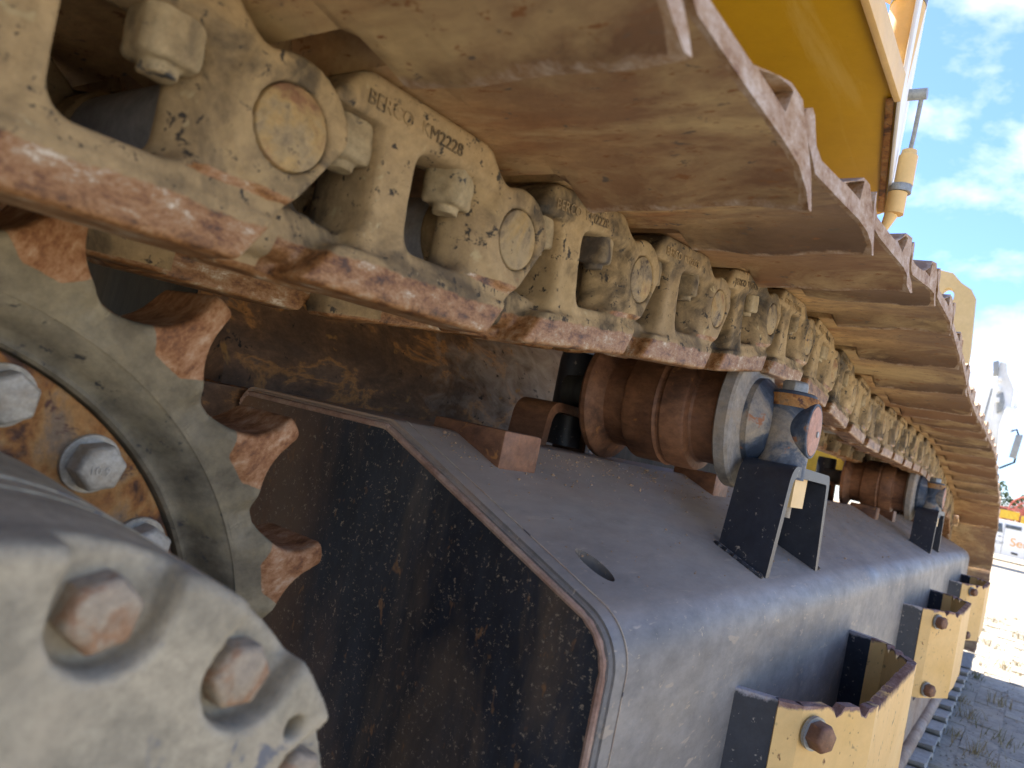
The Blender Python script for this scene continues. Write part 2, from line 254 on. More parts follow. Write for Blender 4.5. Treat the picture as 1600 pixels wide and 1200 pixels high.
def hexhead_bm(r, h, axis='y', washer=0.0):
    """hex head from 0 to -h along the axis (towards the viewer for y), chamfered"""
    bm = bmesh.new(); prof = [(0, 1.0), (-h * 0.82, 1.0), (-h, 0.86)]; rings = []
    for t_, k in prof:
        rings.append([bm.verts.new((r * k * math.cos(a), t_, r * k * math.sin(a)) if axis == 'y' else ((r * k * math.cos(a), r * k * math.sin(a), -t_) if axis == 'z' else (t_, r * k * math.cos(a), r * k * math.sin(a)))) for a in [math.pi / 3 * i + 0.2 for i in range(6)]])
    for A, B in zip(rings, rings[1:]):
        for i in range(6): bm.faces.new((A[i], A[(i + 1) % 6], B[(i + 1) % 6], B[i]))
    bm.faces.new(rings[0][::-1]); bm.faces.new(rings[-1]); bmesh.ops.recalc_face_normals(bm, faces=bm.faces)
    bevelled(bm, r * 0.05, 1, 25); return bm
def text_obj(name, s, size, mat, parent, matrix, depth=0.0006, spacing=1.0):
    cu = bpy.data.curves.new(name, 'FONT'); cu.body = s; cu.size = size; cu.extrude = depth; cu.space_character = spacing; cu.resolution_u = 3
    tmp = bpy.data.objects.new(name, cu); C.objects.link(tmp)
    me = bpy.data.meshes.new_from_object(tmp.evaluated_get(bpy.context.evaluated_depsgraph_get())); bpy.data.objects.remove(tmp); bpy.data.curves.remove(cu)
    me.transform(matrix); o = link(name, me, parent, mats=mat); return o

# signed distance modelling for the castings
def smin(a, b, k): h = np.clip(0.5 + 0.5 * (b - a) / k, 0, 1); return b * (1 - h) + a * h - k * h * (1 - h)
def smax(a, b, k): return -smin(-a, -b, k)
def dbox(p, lo, hi, r=0.0):
    q = [np.abs(p[i] - (lo[i] + hi[i]) / 2) - (hi[i] - lo[i]) / 2 + r for i in range(3)]
    return np.sqrt(sum(np.maximum(x, 0) ** 2 for x in q)) + np.minimum(np.maximum(np.maximum(q[0], q[1]), q[2]), 0) - r
def dcyl(p, c, r, lo, hi, rnd=0.0):
    """cylinder along axis 1"""
    d = np.hypot(p[0] - c[0], p[2] - c[1]) - r + rnd; e = np.abs(p[1] - (lo + hi) / 2) - (hi - lo) / 2 + rnd
    return np.minimum(np.maximum(d, e), 0) + np.hypot(np.maximum(d, 0), np.maximum(e, 0)) - rnd
def surface(name, f, axes, mapping=None, wear=None, relax=1):
    """surface nets over the grid given by three 1-D arrays; mapping turns grid coordinates into xyz"""
    G = np.meshgrid(*axes, indexing='ij')
    P = mapping(*G) if mapping else G
    P = [np.asarray(q, dtype=np.float64) for q in P]
    V = f(P); V = np.where(V == 0, 1e-9, V); ins = V < 0
    acc = np.zeros(tuple(n - 1 for n in V.shape) + (3,)); cnt = np.zeros(tuple(n - 1 for n in V.shape))
    crosses = []
    for ax in range(3):
        a = [slice(None)] * 3; b = [slice(None)] * 3; a[ax] = slice(0, -1); b[ax] = slice(1, None); a, b = tuple(a), tuple(b)
        cr = ins[a] != ins[b]; idx = np.argwhere(cr); va, vb = V[a][cr], V[b][cr]; t_ = va / (va - vb)
        pts = np.stack([P[k][a][cr] * (1 - t_) + P[k][b][cr] * t_ for k in range(3)], 1)
        o = [k for k in range(3) if k != ax]
        for d0 in (0, -1):
            for d1 in (0, -1):
                c = idx.copy(); c[:, o[0]] += d0; c[:, o[1]] += d1
                ok = np.all((c >= 0) & (c < np.array(cnt.shape)), 1)
                np.add.at(acc, tuple(c[ok].T), pts[ok]); np.add.at(cnt, tuple(c[ok].T), 1)
        crosses.append((ax, idx, ins[a][cr]))
    act = cnt > 0; ids = -np.ones(cnt.shape, int); ids[act] = np.arange(act.sum()); verts = acc[act] / cnt[act][:, None]
    quads = []
    for ax, idx, pos in crosses:
        o = [(ax + 1) % 3, (ax + 2) % 3]
        ok = (idx[:, o[0]] >= 1) & (idx[:, o[1]] >= 1) & (idx[:, o[0]] < cnt.shape[o[0]]) & (idx[:, o[1]] < cnt.shape[o[1]]); idx, pos = idx[ok], pos[ok]
        q = []
        for d in ((-1, -1), (0, -1), (0, 0), (-1, 0)):
            c = idx.copy(); c[:, o[0]] += d[0]; c[:, o[1]] += d[1]; q.append(ids[tuple(c.T)])
        q = np.stack(q, 1); q[~pos] = q[~pos][:, ::-1]; quads.append(q)
    quads = np.concatenate(quads)
    me = bpy.data.meshes.new(name)
    me.vertices.add(len(verts)); me.vertices.foreach_set('co', verts.ravel()); n = len(quads)
    me.loops.add(4 * n); me.loops.foreach_set('vertex_index', quads.ravel()); me.polygons.add(n); me.polygons.foreach_set('loop_start', np.arange(0, 4 * n, 4)); me.update(calc_edges=True)
    if relax:
        bm = bmesh.new(); bm.from_mesh(me)
        for _ in range(relax): bmesh.ops.smooth_vert(bm, verts=[v for v in bm.verts if not v.is_boundary], factor=0.5, use_axis_x=True, use_axis_y=True, use_axis_z=True)
        bm.to_mesh(me); bm.free()
    smooth(me)
    if wear:
        at = me.attributes.new('wear', 'FLOAT', 'POINT'); co = np.zeros(len(me.vertices) * 3); me.vertices.foreach_get('co', co); co = co.reshape(-1, 3)
        at.data.foreach_set('value', np.clip(wear(co), 0, 1).astype(np.float32))
    return me
def set_wear(me, fn):
    at = me.attributes.new('wear', 'FLOAT', 'POINT'); co = np.zeros(len(me.vertices) * 3); me.vertices.foreach_get('co', co); co = co.reshape(-1, 3)
    at.data.foreach_set('value', np.clip(fn(co), 0, 1).astype(np.float32)); return me
def ar(a, b, h): return np.arange(a, b + h * 0.5, h)

# ------------------------------------------------------------------ ground
GZ = -0.75
def gz(x): return GZ - 0.28 * min(1, max(0, (x - 8) / 26)) if x < 34 else GZ - 0.28
bm = bmesh.new(); xs = [-3000, -60, -5, 0, 4, 8, 12, 18, 26, 34, 60, 200, 3000]; ys = [-3000, -200, -20, -4, 0, 4, 20, 200, 3000]
vv = [[bm.verts.new((x, y, gz(x))) for y in ys] for x in xs]
for i in range(len(xs) - 1):
    for j in range(len(ys) - 1): bm.faces.new((vv[i][j], vv[i + 1][j], vv[i + 1][j + 1], vv[i][j + 1]))
ground = link('ground', from_bm(bm, 'ground', 0), mats='ground'); tag(ground, 'dusty sunlit yard ground beside the excavator', kind='structure')
pav = []
for k in range(4):
    bm = box_bm((-0.1095, -0.0553, -0.02), (0.1095, 0.0553, 0.0)); bevelled(bm, 0.006, 2)
    for v in bm.verts: v.co.z += random.uniform(-.0015, .0015)
    me = from_bm(bm, 'paver'); me.materials.append(M['paver']); pav.append(me)
n = 0
for i in range(24):
    for j in range(12):
        x = 2.9 + i * 0.222 + (0.111 if j % 2 else 0); y = 0.38 - j * 0.113
        if y > 0.5: continue
        o = link('paver', pav[(i * 7 + j * 3) % 4], ground, (x, y, GZ + 0.004 + random.uniform(-.003, .004))); n += 1
        o.rotation_euler = (random.uniform(-.02, .02), random.uniform(-.015, .015), random.uniform(-.02, .02))
# dry grass in the joints
def tuft_mesh(name, centres, n, h):
    bm = bmesh.new()
    for cx, cy, s in centres:
        for _ in range(int(n * s)):
            a = random.uniform(0, 6.28); r = random.gauss(0, 0.05 * s); x, y = cx + r * math.cos(a), cy + r * math.sin(a); hh = h * random.uniform(0.4, 1.2) * s; l = random.uniform(-1, 1) * hh * 0.7; m_ = random.uniform(-1, 1) * hh * 0.7; ww = random.uniform(.001, .002)
            t_ = random.uniform(0, 6.28); dx, dy = ww * math.cos(t_), ww * math.sin(t_); z = GZ + 0.005
            v = [bm.verts.new(q) for q in ((x - dx, y - dy, z), (x + dx, y + dy, z), (x + dx * .6 + l * .4, y + dy * .6 + m_ * .4, z + hh * .6), (x - dx * .6 + l * .4, y - dy * .6 + m_ * .4, z + hh * .6), (x + l, y + m_, z + hh))]
            bm.faces.new((v[0], v[1], v[2], v[3])); bm.faces.new((v[3], v[2], v[4]))
    return from_bm(bm, name, 0)
cs = [(4.1, .0, 1), (3.6, .1, 1.1), (3.4, -.02, .9), (4.6, .12, .7), (5.2, .02, 1), (6.0, .12, 1.1), (3.1, .05, 1), (6.9, -.05, 1.2), (7.6, .15, 1.1), (3.9, .14, .6), (5.6, -.12, 1)]
cs += [(random.uniform(3, 9), random.uniform(-.3, .3), random.uniform(.3, .7)) for _ in range(40)]
g = link('grass_tufts', tuft_mesh('grass_tufts', cs, 46, 0.055), mats='grass'); tag(g, 'dry grass and weeds growing in the paver joints', 'grass', kind='stuff')
bm = bmesh.new(); rnd = random.Random(21)
for _ in range(2600):
    x = 2.8 + 7 * rnd.random() ** 1.5; y = rnd.uniform(-.5, .45); s = rnd.uniform(.0015, .006) * (2 if rnd.random() < .05 else 1); c = Vector((x, y, GZ + .006))
    vs = [bm.verts.new(c + Vector((rnd.uniform(.6, 1.3) * s * q[0], rnd.uniform(.6, 1.3) * s * q[1], rnd.uniform(.4, .9) * s * q[2]))) for q in ((1, 0, 0), (0, 1, 0), (-1, 0, 0), (0, -1, 0), (0, 0, 1), (0, 0, -1))]
    for a_, b_, c_ in ((0, 1, 4), (1, 2, 4), (2, 3, 4), (3, 0, 4), (1, 0, 5), (2, 1, 5), (3, 2, 5), (0, 3, 5)): bm.faces.new((vs[a_], vs[b_], vs[c_]))
st_ = link('loose_stones', from_bm(bm, 'loose_stones', 0), mats='paver'); tag(st_, 'loose grit and small stones lying on the pavers', 'gravel', kind='stuff')

#@@PART2@@
# ------------------------------------------------------------------ track chain
YL = 0.35                      # outer face of the outboard links
YC = 0.485                     # centre line of the crawler
PITCH = 0.2165
PINS = [(.2356, .1344), (.451, .144), (.665, .1747), (.8817, .1999), (1.1025, .240), (1.318, .253), (1.545, .241), (1.762, .224), (1.98, .2135), (2.193, .2146), (2.42, .2200), (2.654, .2210),
        (2.87, .224), (3.10, .229), (3.32, .222), (3.50, .205), (3.68, .182), (3.86, .163), (4.07, .135), (4.30, .104), (4.46, .092)]
IC = (4.50, -.268); IR = .36
path = list(PINS) + [(IC[0] + IR * math.sin(math.radians(a)), IC[1] + IR * math.cos(math.radians(a))) for a in range(6, 181, 6)] + [(4.2, -.63), (1.0, -.63)]
def walk(path, start, step, n):
    out = [start]; i = 0; cur = np.array(start, float)
    P = [np.array(p, float) for p in path]
    while len(out) < n:
        while i < len(P) - 1 and np.hypot(*(P[i + 1] - cur)) < step: i += 1
        if i >= len(P) - 1: break
        a = P[i] if np.hypot(*(P[i] - cur)) < step else cur; b = P[i + 1]; d = b - a; e = a - cur
        A, B, Cc = d @ d, 2 * d @ e, e @ e - step * step; t_ = (-B + math.sqrt(max(0, B * B - 4 * A * Cc))) / (2 * A)
        cur = a + d * t_; out.append(tuple(cur))
    return out
fw = walk(path, PINS[0], PITCH, 60)
fw = [p for k, p in enumerate(fw)]
SPC = (.107, -.244)
back = [(.0195, .1250), (-.1920, .080), (-.353, -.062)]
pins = [back[2], back[1], back[0]] + fw

def f_link(p):
    u, y, v = p
    s = dbox(p, (90, 5, -56), (200, 40, 40), 7)
    s = smin(s, dbox(p, (90, 5, -56), (226, 38, -16), 6), 6)
    s = smin(s, dbox(p, (64, 6, -60), (100, 44, 44), 9), 12)
    s = smin(s, dbox(p, (-6, 40, -54), (90, 68, 40), 6), 10)
    s = smin(s, dbox(p, (-14, 20, -68), (58, 60, -36), 9), 14)
    s = smax(s, ((u - 184) * .675 + (v - 41) * .736), 5)
    seat = dbox(p, (18, 1.5, 29), (194, 46, 56), 4); seat = smax(seat, ((u - 184) * .675 + (v - 42) * .736), 6); seat = smax(seat, (-(u - 30) * .75 + (v - 40) * .66), 6)
    s = smin(s, seat, 7)
    s = smin(s, dcyl(p, (216, 0), 40, 0, 37, 3.5), 7)
    s = smin(s, dcyl(p, (0, 0), 37, 41, 74, 4), 7)
    rail = dbox(p, (20, 0, -79), (230, 44, -50), 4)
    rail = smax(rail, (-.755 * (u - 46) + .656 * (v + 50)), 5)
    s = smin(s, rail, 5)
    s = smin(s, dbox(p, (-12, 34, -78), (60, 66, -50), 4), 8)
    s = smax(s, .83 * (u - 231) - .56 * (v + 32), 4)
    s = smax(s, -np.maximum(np.hypot(u - 216, v) - 24.3, y - 7), 1.5)
    # windows
    def rr(uu, cu, cv, hu, hv, r):
        q0 = np.abs(uu - cu) - hu + r; q1 = np.abs(v - cv) - hv + r
        return np.hypot(np.maximum(q0, 0), np.maximum(q1, 0)) + np.minimum(np.maximum(q0, q1), 0) - r
    d = np.clip((30 - y) / 30, 0, 1)
    uu = np.where(u > 136, 136 + (u - 136) * (1 - .50 * d), u)
    s = smax(s, -rr(uu, 129, -6, 30, 34, 15), 6)
    uu = np.where(u < 54, 54 - (54 - u) * (1 - .4 * d), u)
    s = smax(s, -rr(uu, 53, -8, 15, 31, 13), 6)
    # scuffed groove band under the pin boss
    return s
def link_wear(co):
    u, y, v = co[:, 0] * 1000, co[:, 1] * 1000, co[:, 2] * 1000
    a = np.clip((-50 - v) / 14, 0, 1) * (u > 15) * (y < 50)
    a = np.maximum(a, np.clip((-73 - v) / 3, 0, 1))
    b = np.clip(1 - np.abs(v + 39) / 5.5, 0, 1) * np.clip((u - 150) / 25, 0, 1) * (u < 236) * (y < 6) * .85
    c_ = np.clip((v + 20) / -14, 0, 1) * np.clip(1 - np.abs(np.hypot(u - 216, v) - 30) / 7, 0, 1) * (y < 5) * .5
    return np.maximum(np.maximum(a, b), c_)
h = 2.6
me_link = surface('track_link', lambda p: f_link([p[0] * 1000, p[1] * 1000, p[2] * 1000]), (ar(-.042, .262, h / 1000), ar(-.004, .08, h / 1000), ar(-.085, .062, h / 1000)), wear=link_wear)
me_link.materials.append(M['cast'])
me_link_in = me_link.copy(); me_link_in.transform(Matrix.Scale(-1, 4, (0, 1, 0))); me_link_in.flip_normals()
smooth(me_link_in)

# shoe: double grouser plate with a bent-down front lip and a hooked rear edge
prof = [(3, 79), (12, 70), (28, 63), (50, 58.5), (120, 57.5), (190, 57), (216, 52), (240, 44), (259, 38.5), (266, 39.5), (259, 49), (244, 58), (226, 67), (215, 78), (206, 91), (183, 91), (150, 78.5), (122, 71), (60, 70), (38, 74), (26, 80), (19, 87), (13, 90), (5, 87)]
bm = bmesh.new(); ysec = [-.203, -.1955, -.1, -.030, -.0235, -.021, -.014, .0, .022, .040, .058, .065, .068, .074, .12, .15, .196, .202, .205, .212, .230, .248, .27, .284, .291, .294, .300, .469, .4725]; rings = []
for k, yy in enumerate(ysec):
    d_ = min(abs(yy - .022) / .046, abs(yy - .248) / .046); kk = max(0, 1 - d_ * d_) ** .5 if d_ < 1 else 0    # relief notch over the link bosses
    rings.append([bm.verts.new(((a - kk * max(0, a - 222) * .93) / 1000, yy, (b + (kk * (104 - b) if a > 222 else (kk * 26 if a < 46 else 0))) / 1000)) for a, b in prof])
for A, B in zip(rings, rings[1:]):
    for i in range(len(prof)): bm.faces.new((A[i], B[i], B[(i + 1) % len(prof)], A[(i + 1) % len(prof)]))
tri = [bm.verts.new((a / 1000, ysec[0], b / 1000)) for a, b in ((130, 71.9), (183.5, 88.6), (190, 87.5), (180, 70.5))]; tri2 = [bm.verts.new((v.co.x, ysec[0] + .012, v.co.z)) for v in tri]
def ed_(a, b): return bm.edges.get((a, b)) or bm.edges.new((a, b))
loop = [ed_(rings[0][i], rings[0][(i + 1) % len(prof)]) for i in range(len(prof))] + [ed_(tri[i], tri[(i + 1) % 4]) for i in range(4)]
bmesh.ops.triangle_fill(bm, edges=loop, use_beauty=True, use_dissolve=False)
for i in range(4): bm.faces.new((tri[i], tri[(i + 1) % 4], tri2[(i + 1) % 4], tri2[i]))
bm.faces.new(tri2); bm.faces.new(rings[-1][::-1]); bmesh.ops.recalc_face_normals(bm, faces=bm.faces)
me_shoe = from_bm(bm, 'track_shoe', 40)
# subdivide slightly so hammered edges can wobble
bm = bmesh.new(); bm.from_mesh(me_shoe)
bmesh.ops.subdivide_edges(bm, edges=[e for e in bm.edges if abs(e.verts[0].co.y - e.verts[1].co.y) > .05], cuts=5, use_grid_fill=True)
shoes = []
for k in range(4):
    b2 = bm.copy(); rnd = random.Random(k)
    ph = [rnd.uniform(0, 6) for _ in range(6)]
    for v in b2.verts:
        x, y, z = v.co
        if x > .228: v.co.z += .0022 * math.sin(y * 23 + ph[0]) + .0012 * math.sin(y * 61 + ph[1]); v.co.x += .0016 * math.sin(y * 37 + ph[2])
        if z > .0875 and x > .1: v.co.z += .002 * math.sin(y * 19 + ph[3])
        if y < -.19: v.co.y += .0018 * math.sin(x * 90 + ph[4])
    me = from_bm(b2, 'track_shoe', 40); set_wear(me, lambda co: ((co[:, 1] < -.2) | (co[:, 1] > .4685)) * 1.0 - .0 + (co[:, 0] > .25) * .55 + (co[:, 2] > .086) * .5)
    me.materials.append(M['shoe']); shoes.append(me)
bm.free()
me_gshoe = shoes[0].copy(); me_gshoe.materials.clear(); me_gshoe.materials.append(M['greyshoe'])

def pin_mesh():
    bm = lathe_bm([(.0002, .0), (.0006, .0205), (.0015, .0228), (.003, .0236), (.02, .024), (.268, .024), (.2695, .022)], 40); me = from_bm(bm, 'pin'); me.materials.append(M['pin']); return me
me_pin = pin_mesh()
me_bush = from_bm(lathe_bm([(.07, .026), (.07, .0335), (.2, .0335), (.2, .026)], 32), 'bushing'); me_bush.materials.append(M['bushing'])
def nut_mesh(ks):
    rnd = np.random.RandomState(ks); ph = rnd.uniform(0, 6, 6)
    def f(q):
        x, y, z = [c * 1000 for c in q]; wv = .5 * np.sin(x * .5 + ph[0]) + .5 * np.sin(y * .45 + ph[1]) * np.sin(z * .4 + ph[2])
        s = dbox((x, y, z), (-15.5, -15.5, -21), (15.5, 15.5, 9), 4.5)
        s = smax(s, (np.abs(x) + np.abs(y)) * .7071 - 18.8, 2); s = smax(s, (np.hypot(x, y) - 19.5 - (z + 21) * .55) * .87, 2.5)
        b_ = np.maximum(np.hypot(x, y) - 9.5, np.abs(z + 20) - 6.5)
        return (smin(s, b_, 2) + wv * .5) / 1000
    me = surface('nut', f, (ar(-.018, .018, .0012), ar(-.018, .018, .0012), ar(-.029, .011, .0012)), relax=1); me.materials.append(M['nut']); return me
me_nut = [nut_mesh(k) for k in range(3)]

chain = empty('track_chain', (PINS[0][0], YL, PINS[0][1]), 'rusty dust-caked crawler chain with wide steel shoes running over the two carrier rollers', 'crawler track')
o0 = Vector(chain.location); NL = len(pins) - 1
for i in range(NL):
    A, B = pins[i], pins[i + 1]; ang = math.atan2(B[1] - A[1], B[0] - A[0]); loc = Vector((A[0], YL, A[1])) - o0
    top = B[1] > -.2 and A[0] < 4.5; low = A[1] < -.55
    if low and A[0] < 1.2: continue
    rot = (0, -ang, 0)
    s = link('track_shoe', me_gshoe if low else shoes[(i * 5 + 1) % 4], chain, loc, rot)
    if low: s['label'] = 'grey worn bottom shoe lying on the ground'
    if low: continue
    lk = link('track_link', me_link, chain, loc, rot)
    li = link('track_link', me_link_in, chain, loc + Vector((0, .27, 0)), rot); li['label'] = 'inboard link of the chain'
    link('pin', me_pin, lk, (PITCH, 0, 0), (0, i * 1.7, 0))
    link('bushing', me_bush, lk, (0, 0, 0))
    if top and A[0] < 4.2:
        link('nut', me_nut[i % 3], lk, (.150, .0215, .026), (0, 0, random.uniform(-.25, .25) + (.35 if i % 2 else 0)))
        link('nut', me_nut[(i + 1) % 3], lk, (.055, .028, .024), (0, 0, random.uniform(-.25, .25)))
        if i < 14:
            text_obj('cast_lettering', 'BERCO  KM2228', .0125, 'cast', lk, Matrix.Translation((.046, .0022, .0355)) @ Matrix.Rotation(math.radians(90), 4, 'X'), .0017, 1.0)

# ------------------------------------------------------------------ drive sprocket
spr = empty('drive_sprocket', (SPC[0], .49, SPC[1]), 'toothed drive sprocket with rusty worn teeth beside the black frame end', 'sprocket')
NT = 19; RP = .333; dth = 2 * math.pi / NT
def f_tooth(p):
    x, y, z = p
    r = np.hypot(x, z); s = -1e3 * np.ones_like(x)
    for sg in (-.5, .5):
        cx, cz = RP * math.cos(sg * dth), RP * math.sin(sg * dth)
        s = np.maximum(s, .0455 - np.hypot(x - cx, z - cz))
    s = smax(s, r - .3425, .008)
    dv = np.minimum(np.hypot(x - RP * math.cos(.5 * dth), z - RP * math.sin(.5 * dth)), np.hypot(x - RP * math.cos(.5 * dth), z + RP * math.sin(.5 * dth)))
    a = np.abs(np.arctan2(z, x)) / (dth / 2)
    th = .040 - .45 * np.maximum(0, .288 - r) - .010 * np.clip((a - .58) / .25, 0, 1) * np.clip((.318 - r) / .02, 0, 1) * np.clip((r - .266) / .014, 0, 1) - .25 * np.maximum(0, r - .325)
    return smax(s, np.abs(y - .010) - th, .005)
me_tooth = surface('tooth', f_tooth, (np.linspace(-dth / 2 * 1.05, dth / 2 * 1.05, 43), ar(.263, .349, .0025), ar(-.036, .056, .0025)),
                   mapping=lambda t_, r, y: (r * np.cos(t_), y, r * np.sin(t_)), relax=1,
                   wear=lambda co: np.maximum(np.clip((np.hypot(co[:, 0], co[:, 2]) - .279 - .022 * np.clip(np.abs(np.arctan2(co[:, 2], co[:, 0])) / (dth / 2) - .25, 0, 1) * 2) / .006, 0, 1), (np.abs(co[:, 1] - .010) < .026) * (np.hypot(co[:, 0], co[:, 2]) > .283) * 1.0))
me_tooth.flip_normals() if False else None
me_tooth.materials.append(M['tooth'])
for k in range(NT):
    link('tooth', me_tooth, spr, (0, 0, 0), (0, -(math.radians(56.9) - k * dth), 0))
lathe('web', [(.028, .02), (.028, .266), (-.0198, .2668), (-.0165, .262), (-.008, .2555), (.001, .2500), (.006, .2465), (.0075, .2435), (.006, .2405), (.0085, .2385), (.02, .238), (.02, .02)], 'dish', spr, 128)
lathe('hub_flange', [(.030, .02), (.0135, .237), (.0125, .236), (.0125, .02)][::-1], 'rust', spr, 96)
me_hb = from_bm(hexhead_bm(.0165, .017), 'bolt', 30); me_hb.materials.append(M['bolt'])
me_wash = from_bm(lathe_bm([(0, .0195), (-.003, .0195), (-.0035, .0188)], 28), 'washer'); me_wash.materials.append(M['bolt'])
for k in range(19):
    a = math.radians(49.4 + k * 18.947)
    bo = link('bolt', me_hb, spr, (.2145 * math.cos(a), .009, .2145 * math.sin(a)), (0, k * .8, 0)); link('washer', me_wash, bo, (0, .0035, 0))
    if abs(a - math.radians(49.4)) < .01:
        text_obj('head_marking', '10.9', .008, 'bolt', bo, Matrix.Translation((-.009, -.0172, -.004)) @ Matrix.Rotation(math.radians(90), 4, 'X'), .0003)

# ------------------------------------------------------------------ final drive
fd = empty('final_drive', (SPC[0], .245, SPC[1]), 'big dusty grey final drive cover with recessed bolts, nearest the viewer', 'final drive')
CB = [77.4 - 25.9 * k for k in range(14)]
def f_cover(p):
    x, y, z = p; r = np.hypot(x, z)
    rim = .1775 + .04 * y
    s = smax(r - rim, -y, .005); s = smax(s, y - .085, .004)
    for a in CB:
        a = math.radians(a); ux, uz = math.cos(a), math.sin(a); al = x * ux + z * uz; ac = np.abs(-x * uz + z * ux)
        d = np.where(al < .157, np.hypot(al - .157, ac), ac) - .0215
        s = smax(s, -np.maximum(d, y - .0165), .0012)
    a = math.radians(37.1); s = smax(s, -(np.maximum(np.hypot(x - .159 * math.cos(a), z - .159 * math.sin(a)) - .0052, y - .03)), .0015)
    return s
me_cov = surface('cover', f_cover, (ar(-.205, .205, .0031), ar(-.006, .092, .0031), ar(-.205, .205, .0031)), relax=1)
me_cov.materials.append(M['cover']); link('cover', me_cov, fd)
lathe('gearbox_drum', [(.083, .05), (.083, .1812), (.10, .1815), (.102, .1785), (.106, .1785), (.108, .182), (.192, .186), (.195, .182), (.195, .15), (.25, .15), (.25, .05)], 'cover', fd, 96)
me_cb = from_bm(hexhead_bm(.0142, .0135), 'cover_bolt', 30); me_cb.materials.append(M['coverbolt'])
for a in CB:
    t_ = math.radians(a); link('cover_bolt', me_cb, fd, (.155 * math.cos(t_), .0170, .155 * math.sin(t_)), (0, a, 0))

# ------------------------------------------------------------------ track frame
XF, XE = .55, 4.75
tf = empty('track_beam', (XF, YC, -.3), 'long black crawler side beam with sloping dusty top and rounded shoulder', 'track beam')
def off(o): return Vector(o) - Vector((XF, YC, -.3))
def fillet(pts, r, n=7):
    out = []
    for i, p in enumerate(pts):
        rr = r[i]
        if not rr: out.append(p); continue
        p = Vector(p); a = (Vector(pts[i - 1]) - p).normalized(); b = (Vector(pts[(i + 1) % len(pts)]) - p).normalized()
        half = math.acos(max(-1, min(1, a.dot(b)))) / 2; d = rr / math.tan(half); c = p + (a + b).normalized() * (rr / math.sin(half)); s, e = p + a * d - c, p + b * d - c
        t0 = math.atan2(s.y, s.x); t1 = math.atan2(e.y, e.x); dt = (t1 - t0 + math.pi) % (2 * math.pi) - math.pi
        out += [tuple(c + rr * Vector((math.cos(t0 + dt * k / n), math.sin(t0 + dt * k / n)))) for k in range(n + 1)]
    return out
sec = [(.245, -.50), (.245, -.141), (.539, -.017), (.80, -.017), (.80, -.50)]
secf = fillet(sec, [0, .055, .03, .02, 0], 10)
bm = prism_bm([(a - YC, b + .3) for a, b in secf], 0, XE - XF, 'x')
bmesh.ops.bevel(bm, geom=[e for e in bm.edges if abs(e.verts[0].co.x - e.verts[1].co.x) < 1e-5 and e.verts[0].co.x < .01], offset=.004, segments=3, affect='EDGES')
me = from_bm(bm, 'frame_shell', 25)
shell = link('frame_shell', me, tf, mats='blackslope')
# drain hole through the sloping plate
cut = link('cutter', from_bm(lathe_bm([(-.07, .0125), (.05, .0125)], 40, 'z'), 'cutter', 0)); cut.location = Vector((.632, .319, -.102)); cut.rotation_euler = (math.radians(21), 0, 0); cut.scale = (1.25, 1.9, 1)
tf_loc = Vector((XF, YC, -.3)); tf.location = tf_loc
bpy.context.view_layer.update()
bo = shell.modifiers.new('b', 'BOOLEAN'); bo.operation = 'DIFFERENCE'; bo.object = cut; bo.solver = 'EXACT'
bpy.context.view_layer.update()
me2 = bpy.data.meshes.new_from_object(shell.evaluated_get(bpy.context.evaluated_depsgraph_get())); shell.modifiers.clear(); shell.data = me2; sharp(me2, 25)
bpy.data.objects.remove(cut)
# end plate, set inside the rolled edge, and the weld line round it
inner = fillet([(.2535, -.52), (.2535, -.1465), (.5405, -.0255), (.79, -.0255), (.79, -.52)], [0, .048, .026, .015, 0], 10)
prism('end_plate', [(a - YC, b + .3) for a, b in inner], -.0035, .002, 'black', tf, 'x', 0)
wl = [(XF - .002 - XF, a - YC, b + .3) for a, b in inner]
tube('weld_bead', wl[:-1][0:len(wl)], [.0032 + .0006 * math.sin(i * 2.3) for i in range(len(wl[:-1]))], 'weld', tf, 8)
sl = [(.024, a - .5 * 0 - YC, b + .3) for a, b in fillet([(.2445, -.50), (.2445, -.1405), (.5395, -.0165)], [0, .055, 0], 10)]
tube('seam_line', sl, .0006, 'edge', tf, 6)
# lower roller guard with slots, and the bar along its foot
def slotted(name, x0, x1, z0, z1, y, th, slots, mat, parent):
    cu = bpy.data.curves.new(name, 'CURVE'); cu.dimensions = '2D'; cu.fill_mode = 'BOTH'; cu.extrude = th / 2; cu.bevel_depth = .0015
    def poly(pts):
        s = cu.splines.new('POLY'); s.points.add(len(pts) - 1)
        for q, p in zip(s.points, pts): q.co = (p[0], p[1], 0, 1)
        s.use_cyclic_u = True
    poly([(x0, z0), (x1, z0), (x1, z1), (x0, z1)])
    for (cx, cz, a, b) in slots: poly([(cx + a * math.cos(t_) * abs(math.cos(t_)) ** -.2, cz + b * math.sin(t_)) for t_ in [2 * math.pi * k / 24 + .01 for k in range(24)]])
    tmp = bpy.data.objects.new(name, cu); C.objects.link(tmp)
    me = bpy.data.meshes.new_from_object(tmp.evaluated_get(bpy.context.evaluated_depsgraph_get())); bpy.data.objects.remove(tmp)
    me.transform(Matrix.Translation((0, y, 0)) @ Matrix.Rotation(math.radians(90), 4, 'X')); return link(name, me, parent, mats=mat)
go = slotted('roller_guard', .7, 4.4, -.675, -.43, .222, .012, [(1.0 + .34 * k, -.53, .085, .024) for k in range(10)], 'guard', tf); go.location = -tf_loc
prism('guard_backing', [(.9 - XF, -.66 + .3), (4.3 - XF, -.66 + .3), (4.3 - XF, -.48 + .3), (.9 - XF, -.48 + .3)], .29 - YC, .31 - YC, 'rubber', tf, 'y')
tube('foot_bar', [off((.7, .205, -.675)), off((2.5, .205, -.675)), off((4.4, .205, -.675))], .018, 'guard', tf, 16)

